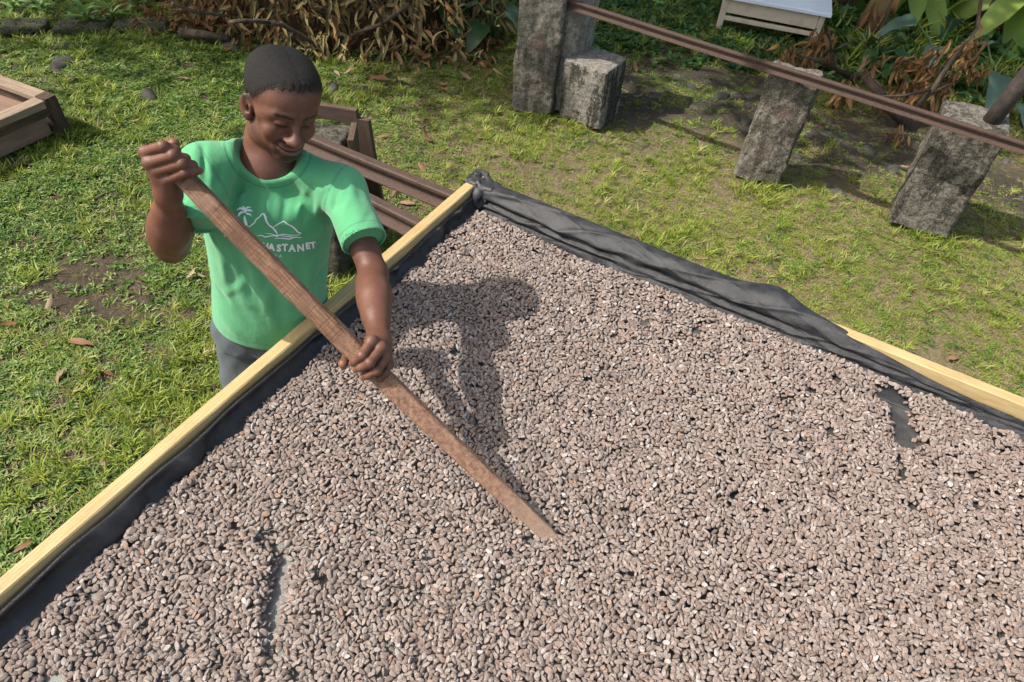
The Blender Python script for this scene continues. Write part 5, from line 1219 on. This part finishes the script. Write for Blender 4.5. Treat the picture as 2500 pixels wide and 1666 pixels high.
# ---- clothes
def lerpprof(t, ts, vs): return np.interp(t, ts, vs).astype(np.float32)
fold_segs = []      # (a, b, width, height) in world space, filled below
def torso_local(P): return (P - HIP.astype(np.float32)) @ TM
def shirt_core(P, off=0.0):
    q = torso_local(P); x, y, z = q[:, 0], q[:, 1], q[:, 2]
    w_ = lerpprof(z, [-.12, 0, .12, .26, .38, .46, .53], [.172, .170, .162, .166, .174, .155, .10])
    dp = lerpprof(z, [-.12, 0, .12, .26, .38, .46, .53], [.134, .130, .122, .124, .120, .110, .09])
    kx = x / w_; ky = (y + .0) / dp
    k = (np.abs(kx) ** 2.4 + np.abs(ky) ** 2.4) ** (1 / 2.4)
    d = (k - 1) * np.minimum(w_, dp) * 1.05
    d = smax(d, z - TL + .055, .05)
    d = smin(d, caps(P, NB + U_ax * .018 - S_ax * .045, SR, .046, .052), .05)
    d = smin(d, caps(P, NB + U_ax * .012 + S_ax * .045, SL, .046, .052), .05)
    d = smin(d, caps(P, NB - U_ax * .035, NB - U_ax * .12, .062, .08), .04)
    return d
SRE = far(484, 552, 1.905); SLE = far(890, 592, 1.865)      # sleeve ends
def sleeves(P):
    a = smax(caps(P, SR, SR + (SRE - SR) * 1.25, .054, .057), ((P - SRE.astype(np.float32)) @ nrm(nrm(SRE - SR) + .1 * S_ax).astype(np.float32)), .004)
    b = smax(caps(P, SL, SL + (SLE - SL) * 1.25, .054, .060), ((P - SLE.astype(np.float32)) @ nrm(nrm(SLE - SL)).astype(np.float32)), .004)
    return a, b
HEMN = nrm(U_ax * 1.0 + np.array([0.10, 0.0, 0.0]) + F_ax * .22).astype(np.float32); HEMZ = -.025
HOLE_C = (0.006, .012, .060); HOLE_R = (.080, .085, .078)
def shirt_sdf(P):
    d = shirt_core(P)
    a, b = sleeves(P)
    d = smin(d, a, .045); d = smin(d, b, .045)
    if len(fold_segs):
        disp = np.zeros(len(P), np.float32)
        near = np.abs(d) < .03
        Pn = P[near]; dn = np.zeros(len(Pn), np.float32)
        for A, B_, w_, h_ in fold_segs:
            m = caps(Pn, A, B_, 0.0)
            ab = (B_ - A); t = np.clip(((Pn - A.astype(np.float32)) @ ab.astype(np.float32)) / (ab @ ab), 0, 1)
            dn += h_ * np.exp(-(m / w_) ** 2) * (0.30 + 0.70 * np.sin(np.pi * np.clip(t, .0, 1)))
        for S_, E_ in ((SR, SRE), (SL, SLE)):
            ax = nrm(E_ - S_).astype(np.float32); tt_ = -(Pn - E_.astype(np.float32)) @ ax; nr_ = np.linalg.norm(Pn - E_.astype(np.float32), axis=1) < .11
            dn = np.where(nr_, dn * np.clip(tt_ / .04, 0, 1), dn)
        disp[near] = dn; d = d - disp
    # hem, hollow at the bottom
    zz = (P - (HIP + U_ax * HEMZ).astype(np.float32)) @ HEMN
    d = smax(d, -zz, .003)
    inner = shirt_core(P) + .006
    d = smax(d, -np.maximum(inner, zz - .03), .002)
    # sleeve hollows
    for (S_, E_, r) in ((SR, SRE, .0515), (SL, SLE, .0548)):
        ax = nrm(E_ - S_); t = (P - E_.astype(np.float32)) @ ax.astype(np.float32)
        hol = caps(P, S_, E_ + ax * .08, r, r)
        d = smax(d, -np.maximum(hol, -t - .010), .002)
    # neck opening
    q = (P - NB.astype(np.float32)) @ TM
    hole = ellip(q, HOLE_C, HOLE_R)
    ring = np.abs(hole - .001) - .0
    d = d - .0022 * np.clip(1 - np.abs(hole - .010) / .009, 0, 1)
    d = smax(d, -hole, .003)
    return d
def trace(fn, px, py, d0=1.3, d1=2.6):
    r = ray(px, py).astype(np.float32); t = d0
    for _ in range(120):
        d = float(fn((CAM + r * t).astype(np.float32)[None])[0])
        if d < .0008: return CAM + r * t
        t += d * .7
        if t > d1: return None
    return CAM + r * t
def _base(P):
    a, b = sleeves(P); return smin(smin(shirt_core(P), a, .028), b, .028)
_F = [  # photo positions of the creases: x1 y1 x2 y2 width height (mm, negative = valley)
 (478,362,474,400,9,4),(495,360,501,440,10,-5),(512,352,512,410,8,3.5),(537,348,529,455,11,-5),(556,352,552,440,9,4),(575,380,590,470,12,-3),
 (470,400,455,430,9,-3),(596,445,585,520,12,3),(622,480,616,540,12,-3),(650,465,648,540,14,2.5),
 (700,470,690,540,12,-2.5),(745,462,725,530,11,3),(765,455,742,540,8,-3.5),(786,465,772,525,8,4),(800,470,797,540,9,-4),(812,462,806,520,8,3),
 (840,440,812,520,10,-4),(828,500,806,575,12,-6),(860,470,835,545,12,4),(850,520,815,590,10,5),(868,555,822,598,9,-4),(885,535,850,590,10,3),
 (905,520,880,560,11,-3),(812,590,818,660,14,-5),(795,560,800,650,14,4),(780,600,790,690,14,-3),
 (528,540,545,620,16,-8),(540,600,552,690,14,7),(556,640,575,730,13,-7),(572,560,600,690,20,-5),(598,600,640,730,16,7),(620,590,665,720,14,-5),
 (640,720,672,800,14,8),(668,690,690,800,14,-6),(700,640,705,760,18,4),(735,600,730,720,18,-4),(760,640,752,720,14,4),(545,720,600,690,12,4),
 (585,735,640,755,14,3),(530,700,560,745,10,-4),(560,700,620,640,14,-3),(770,690,800,640,12,-3),(742,700,800,680,10,3),
 (450,470,470,545,10,-4),(475,470,490,530,10,4),(495,450,515,520,10,-4),(440,500,460,540,8,3),(505,520,530,500,9,-4),
 (600,540,650,560,16,-2),(680,600,740,560,18,2.5),(610,660,660,640,16,-3),(560,520,575,560,12,4),(870,440,890,500,14,-2.5),(850,430,872,520,12,2)]
for x1, y1, x2, y2, w_, h_ in _F:
    a = trace(_base, x1, y1); b = trace(_base, x2, y2)
    if a is not None and b is not None and np.linalg.norm(a - b) < .3: fold_segs.append((a, b, w_ * .00092, np.sign(h_) * min(abs(h_), 6.0) * (.00165 if (y1 + y2) < 1060 and x1 < 800 else .00095))) if 0 else fold_segs.append((a, b, w_ * (.0009 if y1 < 530 else .0011), np.sign(h_) * min(abs(h_), 5.5) * (.00180 if (y1 + y2) < 1060 and x1 < 805 else .0010)))
for k in range(26):     # small creases all round, also where the camera does not look
    ang = random.uniform(0, 2 * math.pi); z0 = random.uniform(.0, .38)
    c_ = HIP + S_ax * .185 * math.cos(ang) + F_ax * .13 * math.sin(ang) + U_ax * z0
    dv = U_ax * random.uniform(.03, .09) + np.cross(U_ax, nrm(c_ - HIP - U_ax * z0)) * random.uniform(-.05, .05)
    fold_segs.append((c_ - dv, c_ + dv, random.uniform(.010, .02), random.choice((-1, 1)) * random.uniform(.003, .0055)))

# materials
def skin_mat():
    g = NG('skin', .5, .35)
    c = g.attr('tint')
    n1 = g.noise(38, 5, .65); n2 = g.noise(9, 3, .5)
    c2 = g.mix(g.ramp(n1, [(.35, 0.0), (.65, .55)]), c, (.62, .55, .52), 'MULTIPLY')
    c2 = g.mix(g.ramp(n2, [(.40, 0.0), (.62, .5)]), c2, (.66, .58, .55), 'MULTIPLY')
    c2 = g.mix(g.ramp(g.noise(170, 4, .7), [(.5, 0.0), (.7, .35)]), c2, (1.5, 1.35, 1.25), 'MULTIPLY')
    pores = g.noise(620, 3, .6); cre = g.vor(330)
    b = g.bump(g.mix(.5, pores, cre), .22, .0016); b = g.bump(n1, .15, .004, b)
    return g.out(c2, g.ramp(n1, [(.3, .43), (.7, .60)]), b, Subsurface_Weight=.10, Subsurface_Radius=(.012, .005, .003), Subsurface_Scale=.4, Specular_IOR_Level=.38)
def hair_mat():
    g = NG('hair', .5, .5)
    v = g.noise(480, 3, .8); n = g.noise(230, 4, .8); n3 = g.noise(60, 2, .5)
    hc = g.ramp(g.mix(.5, v, n), [(.25, (.003, .003, .003)), (.50, (.007, .006, .0055)), (.62, (.020, .017, .015)), (.74, (.10, .088, .080))])  # sparse pale speckles are glints on the curls painted into the base colour
    c = g.mix(g.attr('fade', out='Fac'), hc, (.085, .038, .022))
    b = g.bump(g.mix(.5, v, n), 1.0, .0045)
    return g.out(c, .50, b, Specular_IOR_Level=.25)
def cloth_mat(name, base, dark, lightc, scale=1.0, sheen=.25, seams=False):
    g = NG(name, .88, .18)
    n = g.noise(7, 4, .6); f = g.noise(900, 2, .5); w1 = g.noise(160, 3, .6, g.co('Object', (1, 1, .35)))
    c = g.mix(g.ramp(n, [(.35, 0.0), (.7, 1.0)]), base, dark)
    c = g.mix(g.math('MULTIPLY', w1, .5), c, lightc)
    c = g.mix(g.math('MULTIPLY', f, .18), c, (.9, .9, .9), 'MULTIPLY')
    b = g.bump(f, .12, .0010); b = g.bump(w1, .12, .002, b); b = g.bump(g.noise(24, 3, .5, dist=.6), .14, .010, b); b = g.bump(g.noise(11, 4, .55, g.co('Object', (1.6, 1.6, .6)), 0.0), .16, .020, b)
    if seams:
        tot = None
        for nm_, at_ in (('d_collar', .021), ('d_collar', .0235), ('d_arm', .0), ('d_arm', .004), ('d_shoulder', .0), ('d_hem', .024), ('d_cuff', .024)):
            dd = g.math('ABSOLUTE', g.math('SUBTRACT', g.attr(nm_, out='Fac'), at_))
            ln = g.ramp(g.math('MULTIPLY', dd, 200), [(.12, 1.0), (.30, 0.0)])
            tot = ln if tot is None else g.math('MAXIMUM', tot, ln)
        c = g.mix(g.math('MULTIPLY', tot, .55), c, (.018, .17, .085))
        b = g.bump(tot, .5, -.002, b)
    return g.out(c, .88, b, Sheen_Weight=sheen, Sheen_Roughness=.5)

man = empty('person', (float(HIP[0]), float(HIP[1]), 0.0),
            'man in a green T-shirt and grey trousers stirring the beans with a long wooden paddle', 'person')
V, F = sdf_mesh('body', body_fn, np.array([-1.02, .92, 1.02]), np.array([-.20, 1.80, 1.80]), .0026)
print('body', len(V))
me = mesh_np('body', V, F)
q = (V - HO) @ HR; ax_ = np.abs(q[:, 0]); x, y, z = q.T
tint = np.tile(np.array([.138, .062, .039], np.float32), (len(V), 1))
inhead = head_sdf(V) < .01
def blend(mask, colr): 
    global tint
    mask = np.clip(mask, 0, 1)[:, None]; tint = tint * (1 - mask) + np.array(colr, np.float32) * mask
def soft(d, a, b): return np.clip((b - d) / (b - a), 0, 1)
nz = np.random.default_rng(3).normal(0, 1, len(V)) * .0012
hd = inhead.astype(np.float32)
_g = np.interp(y, [-.11, -.078, -.058, -.042, -.030, -.005, .022], [.085, .082, .074, .052, .032, .014, .000])
blend(soft(_g - z + nz * 2, -.004, .012) * .85 * hd * (y < .03) * (z > -.02), (.020, .014, .012))
# lips
mz = -.0705 + 9.5 * x * x
lips = soft(np.abs(z - mz + .001) / (.0125 * np.sqrt(np.clip(1 - (ax_ / .034) ** 2, 0.001, 1))), .75, 1.05) * (y < -.07) * hd * (ax_ < .034)
blend(lips * .85, (.190, .085, .068))
blend(soft(np.abs(z - mz), .0012, .003) * (ax_ < .037) * (y < -.06) * hd, (.012, .006, .005))
# eyebrows, lashes
bx = soft(np.abs(z - (.0205 + .05 * ax_ - 3.2 * (ax_ - .03) ** 2) + nz), .0028, .0055) * soft(np.abs(ax_ - .032), .019, .024) * (y < -.05) * hd
blend(bx * .92, (.010, .007, .006))
blend(soft(np.abs(z - (-.0062 + .06 * (ax_ - .03))), .0018, .0038) * soft(np.abs(ax_ - .031), .014, .0165) * (y < -.065) * hd * .95, (.006, .004, .004))
blend(soft(np.abs(z + .006), .010, .020) * soft(np.abs(ax_ - .031), .012, .026) * (y < -.06) * hd * .35, (.060, .024, .016))
# moustache, chin beard and jaw stubble
mu = soft(np.abs(z - (-.0555 + 1.0 * ax_ - 26 * x * x) + nz), .0034, .0068) * soft(ax_, .033, .040) * (y < -.07) * hd
blend(mu * .85, (.012, .008, .007))
ch = soft(np.sqrt((x / .021) ** 2 + ((z + .094) / .013) ** 2) + nz * 60, .75, 1.15) * (y < -.05) * hd
blend(ch * .88, (.013, .009, .008))
cs = soft(np.abs(ax_ - .033 - (-.075 - z) * .12), .004, .009) * soft(np.abs(z + .083), .016, .026) * (y < -.055) * hd
blend(cs * .70, (.015, .010, .008))
jaw = soft(np.abs(z - (-.098 + .62 * (y + .08))), .008, .024) * (z < -.02) * hd * (y < .01)
blend(jaw * .50, (.040, .020, .014))
ll = soft(np.sqrt((x / .012) ** 2 + ((z + .0865) / .004) ** 2), .7, 1.3) * (y < -.07) * hd
blend(ll * .6, (.02, .012, .010))
# nose tip and ear a little redder
blend(soft(np.sqrt(x ** 2 + (y + .11) ** 2 + (z + .04) ** 2), .008, .022) * hd * .35, (.20, .075, .045))
blend(soft(ax_ - .07, 0.0, -.01) * 0, (.2, .07, .04))
# nails and fingertips
for ch_ in RH_f + LH_f + [RH_t, LH_t]:
    tip = np.asarray(ch_[-1]); blend(soft(np.linalg.norm(V - tip, axis=1), .007, .014) * .55, (.36, .17, .11))
for m_ in list(RH_m) + list(LH_m) + [c[0] for c in RH_f + LH_f]:
    blend(soft(np.linalg.norm(V - np.asarray(m_), axis=1), .006, .016) * .40, (.085, .040, .030))
# palm side of the hands lighter
set_attr(me, 'tint', tint)
body = link('body', me, man, skin_mat())
# nails
# ---- hair
def hair_g(P):
    q = (P - HO) @ HR; ax = np.abs(q[:, 0]); y = q[:, 1]; z = q[:, 2]
    h = np.interp(y, [-.11, -.078, -.058, -.042, -.030, -.005, .022, .05, .08, .12], [.085, .082, .074, .052, .032, .014, .000, -.030, -.040, -.045])
    return z - h - .0022 * np.sin(ax * 310 + y * 120) - .0018 * np.sin(ax * 590 - y * 330 + 1) 
def hair_sdf(P):
    q = (P - HO) @ HR
    g = hair_g(P)
    off = .0034 * np.clip(g / .018, -.6, 1).astype(np.float32)
    d = ellip(q, (0, .018, .030), (.077, .097, .087))
    Q = q.copy(); Q[:, 0] = np.abs(Q[:, 0]); d = smin(d, ellip(Q, (.026, .012, .062), (.046, .074, .048)), .03)
    d = smin(d, ellip(q, (0, -.032, .040), (.066, .058, .058)), .03)
    d = smin(d, ellip(q, (0, -.030, -.022), (.063, .056, .070)), .025)
    s = np.sin(q @ np.array([[900, 400, 300], [-300, 800, 500], [500, -600, 800]], np.float32)).sum(1) * .00022
    return smax(d - off + s, -g - .002, .002)
V, F = sdf_mesh('hair', hair_sdf, hl(0, 0, .03) - .155, hl(0, 0, .03) + .155, .0026, newton=1)
me = mesh_np('hair', V, F)
fd = np.clip(1 - hair_g(V) / .016, 0, 1)
set_attr(me, 'fade', np.stack([fd * .45] * 3, 1))
link('hair', me, man, hair_mat())
# ---- shirt
V, F = sdf_mesh('t_shirt', shirt_sdf, np.array([-1.10, 1.18, .84]), np.array([-.22, 1.84, 1.62]), .0034)
print('shirt', len(V))
me = mesh_np('t_shirt', V, F)
def fattr(me, nm, v):
    a = me.attributes.new(nm, 'FLOAT', 'POINT'); a.data.foreach_set('value', v.astype(np.float32))
_q = (V - NB.astype(np.float32)) @ TM
fattr(me, 'd_collar', ellip(_q, HOLE_C, HOLE_R))
def armd(S_, E_, s_):
    n_ = nrm(nrm(E_ - S_) * .55 + S_ax * s_ * .85); v_ = (V - (S_ - n_ * .012)) @ n_
    far_ = np.linalg.norm(V - S_, axis=1); return np.where(far_ < .092, v_ + (.25 * (far_ - .05)) * .4, 9)
_a = armd(SR, SRE, -1); _b = armd(SL, SLE, 1); fattr(me, 'd_arm', np.where(np.abs(_a) < np.abs(_b), _a, _b))
_t = torso_local(V); fattr(me, 'd_shoulder', np.where((_t[:, 2] > TL - .11) & (np.abs(_t[:, 0]) < .20), _t[:, 1] - .018 - .05 * np.abs(_t[:, 0]), 9))
fattr(me, 'd_hem', (V - (HIP + U_ax * HEMZ)) @ HEMN)
_c1 = np.where(np.linalg.norm(V - SRE, axis=1) < .10, -((V - SRE) @ nrm(SRE - SR)), 9); _c2 = np.where(np.linalg.norm(V - SLE, axis=1) < .10, -((V - SLE) @ nrm(SLE - SL)), 9)
fattr(me, 'd_cuff', np.minimum(_c1, _c2))
shirt = link('t_shirt', me, man, cloth_mat('green_cotton', (.078, .315, .142), (.060, .265, .115), (.12, .37, .187), seams=True))
shirt['label'] = 'faded green short-sleeved T-shirt with white print'
SV, SF = V, F
shirt_bvh = BVHTree.FromPolygons([tuple(map(float, v)) for v in V], [tuple(map(int, f)) for f in F])
# ---- trousers
FR = np.array([-.93, 1.40, 0.0]); FLt = np.array([-.80, 1.68, 0.0])
def trouser_sdf(P):
    q = torso_local(P); x, y, z = q.T
    k = (np.abs(x / .165) ** 2.3 + np.abs(y / .118) ** 2.3) ** (1 / 2.3)
    d = smax((k - 1) * .118, np.abs(z + .02) - .10, .02)
    for s, f0 in ((-1, FR), (1, FLt)):
        a = HIP - U_ax * .10 + S_ax * .082 * s; kn = (a + f0) / 2 + np.array([.02, -.02, .02])
        d = smin(d, caps(P, a, kn, .092, .078), .03)
        d = smin(d, caps(P, kn, f0 + [0, 0, .06], .078, .066), .03)
    n = np.sin(P[:, 2] * 60 + 3 * np.sin(P[:, 0] * 22) + 2 * np.sin(P[:, 1] * 31)) * .0016 + np.sin(P @ np.array([40, 70, -38], np.float32)) * .0016
    n += np.sin(P @ np.array([-90, 30, 66], np.float32)) * .0010
    d = d - n
    return smax(d, .055 - P[:, 2], .004)
V, F = sdf_mesh('trousers', trouser_sdf, np.array([-1.12, 1.22, .0]), np.array([-.52, 1.88, 1.04]), .0065)
trs = link('trousers', mesh_np('trousers', V, F), man, cloth_mat('grey_twill', (.060, .078, .085), (.045, .060, .066), (.10, .12, .125), sheen=.1))
gsh = NG('boot_leather', .6, .3); bootm = gsh.out(gsh.mix(gsh.noise(30), (.03, .025, .02), (.06, .05, .04)))
for f0 in (FR, FLt):
    def boot(P):
        d = caps(P, f0 + [0, 0, .04], f0 + F_ax * .15 * [1, 1, 0] + [0, 0, .035], .046, .042)
        d = smin(d, caps(P, f0 + [0, 0, .05], f0 + [0, 0, .11], .046, .048), .02)
        return smax(d, -P[:, 2] + .004, .004)
    V, F = sdf_mesh('shoe', boot, f0 - .26, f0 + .28, .008)
    link('shoe', mesh_np('shoe', V, F), man, bootm)

# ---- white print on the chest
pm = NG('white_print', .75, .2); prm = pm.out(pm.mix(pm.ramp(pm.noise(420, 3, .7), [(.34, 0.0), (.46, 1.0)]), (.40, .60, .50), (.74, .77, .78)))
def on_shirt(px, py, lift=.0012):
    o = Vector(CAM); d = Vector(ray(px, py)); h = shirt_bvh.ray_cast(o, d)
    if h[0] is None: return None
    return np.array(h[0]) + np.array(h[1]) * lift
pv, pf = [], []
def grid_poly(bm):     # densify so that the print follows the cloth
    for _ in range(6):
        e = [e for e in bm.edges if e.calc_length() > 3.2]
        if not e: break
        bmesh.ops.subdivide_edges(bm, edges=e, cuts=1, use_grid_fill=False)
        bmesh.ops.triangulate(bm, faces=bm.faces[:])
def add_flat(bm):
    bmesh.ops.triangulate(bm, faces=bm.faces[:]); grid_poly(bm)
    base = len(pv); ok = True; pts = []
    for v in bm.verts:
        p = on_shirt(v.co.x, v.co.y)
        pts.append(p)
    bm.verts.index_update()
    idx = {}
    for i, p in enumerate(pts):
        if p is not None: idx[i] = len(pv); pv.append(p)
    for f in bm.faces:
        ii = [v.index for v in f.verts]
        if all(i in idx for i in ii): pf.append([idx[i] for i in ii])
    bm.free()
def stroke(pts, ws):
    bm = bmesh.new(); P = [np.array(p, float) for p in pts]
    if np.isscalar(ws): ws = [ws] * len(P)
    L_, R_ = [], []
    for i, p in enumerate(P):
        t = P[min(i + 1, len(P) - 1)] - P[max(i - 1, 0)]; t /= np.linalg.norm(t); n = np.array([-t[1], t[0]])
        L_.append(bm.verts.new((*(p + n * ws[i] / 2), 0))); R_.append(bm.verts.new((*(p - n * ws[i] / 2), 0)))
    for i in range(len(P) - 1): bm.faces.new((L_[i], R_[i], R_[i + 1], L_[i + 1]))
    add_flat(bm)
s4 = lambda a: [(500 + x / 6.272, 450 + y / 6.272) for x, y in a]
# palm
stroke(s4([(608, 478), (612, 520), (622, 570), (640, 625)]), [2, 5.8, 7, 6])
for a, ws in [([(612, 408), (580, 375), (540, 368), (484, 400)], [2, 6, 5, .6]), ([(614, 400), (605, 365), (590, 345), (566, 338)], [2, 4.5, 3.5, .6]),
              ([(614, 402), (632, 370), (662, 352), (712, 362)], [2, 5, 4, .6]), ([(616, 412), (650, 398), (690, 400), (730, 414)], [2, 5, 5, 2]),
              ([(610, 425), (560, 430), (528, 455), (512, 500)], [2, 6, 6, 1]), ([(622, 432), (655, 455), (695, 462), (722, 494)], [2, 4.5, 4, .6]),
              ([(608, 402), (618, 420), (630, 428)], [5, 6, 3])]: stroke(s4(a), ws)
# mountains
stroke(s4([(640, 620), (662, 640), (690, 648), (722, 618), (760, 590), (790, 535), (835, 505), (860, 475), (882, 452)]), [1.2, 1.8, 2.2, 2.6, 3, 3, 2.6, 2.4, 2.6])
stroke(s4([(878, 450), (905, 452), (928, 500), (942, 560), (980, 620), (1040, 665), (1085, 715), (1112, 765)]), [2.4, 4.2, 5, 4.6, 3.4, 3.4, 4.4, 2.2])
stroke(s4([(1050, 655), (1100, 620), (1160, 590), (1205, 566), (1225, 575)]), [1.4, 2.4, 2.6, 2.6, 3])
stroke(s4([(1212, 562), (1250, 600), (1330, 640), (1390, 690), (1420, 730), (1475, 752), (1440, 772), (1380, 780)]), [2.6, 3, 3, 3.6, 3.4, 3.2, 1.8, 1.4])
# sea lines
stroke(s4([(800, 785), (860, 778), (930, 805), (1000, 790), (1060, 785), (1120, 800)]), [1, 2, 3, 2.2, 2, 2.6])
stroke(s4([(930, 748), (1000, 755), (1080, 780), (1140, 780), (1210, 765), (1300, 778), (1385, 778)]), [.8, 1.6, 2, 3, 2.4, 2, 1.2])
stroke(s4([(1060, 826), (1120, 822), (1210, 828), (1300, 838), (1350, 815), (1400, 808), (1480, 815)]), [.8, 1.6, 2.4, 2.6, 2.8, 2.4, 1.6])
stroke(s4([(1170, 788), (1260, 800), (1340, 806)]), [1, 2, 2])
# lettering
def letters(txt, spots, hgt, bold=.0):
    for ch, (cx, cy, ang, hh) in zip(txt, spots):
        cu = bpy.data.curves.new('t', 'FONT'); cu.body = ch; cu.size = 1; cu.align_x = 'CENTER'; cu.offset = bold; cu.resolution_u = 2
        o = bpy.data.objects.new('t', cu); col.objects.link(o)
        dg = bpy.context.evaluated_depsgraph_get(); m2 = o.evaluated_get(dg).to_mesh()
        bm = bmesh.new(); bm.from_mesh(m2)
        ca, sa = math.cos(math.radians(ang)), math.sin(math.radians(ang))
        for v in bm.verts:
            X = v.co.x * hh * 1.42; Y = -(v.co.y - .34) * hh * 1.42
            v.co = (cx + X * ca - Y * sa, cy + X * sa + Y * ca, 0)
        o.evaluated_get(dg).to_mesh_clear(); bpy.data.objects.remove(o); bpy.data.curves.remove(cu)
        bmesh.ops.remove_doubles(bm, verts=bm.verts[:], dist=.01)
        add_flat(bm)
P6 = lambda x, y: (500 + x / 6.272, 450 + y / 6.272)
sp = [(*P6(355, 765), 24, 12), (*P6(430, 815), 22, 11.5), (*P6(515, 855), 18, 12), (*P6(600, 885), 14, 12), (*P6(760, 925), 8, 12.5), (*P6(860, 935), 6, 13), (*P6(930, 945), 4, 13),
      (*P6(1020, 960), 3, 14), (*P6(1135, 975), 2, 14), (*P6(1225, 965), 0, 14), (*P6(1335, 975), 0, 14), (*P6(1465, 970), -4, 14), (*P6(1575, 940), -7, 13), (*P6(1655, 930), -9, 13)]
letters('ANSECHASTANET', [(a_, b_, c_, d_ * 1.16) for a_, b_, c_, d_ in sp[:4] + sp[5:7] + sp[7:]], 14, .050)
letters('ST.LUCIA', [(*P6(x_, y_), a_, 8) for x_, y_, a_ in ((640, 1030, 12), (705, 1040, 10), (755, 1050, 9), (850, 1055, 6), (930, 1070, 4), (1015, 1083, 2), (1090, 1090, 1), (1160, 1094, 0))], 8, .0)
pme = bpy.data.meshes.new('print'); pme.from_pydata([tuple(p) for p in pv], [], pf); pme.update()
pr = link('print', pme, None, prm); pr.parent = shirt
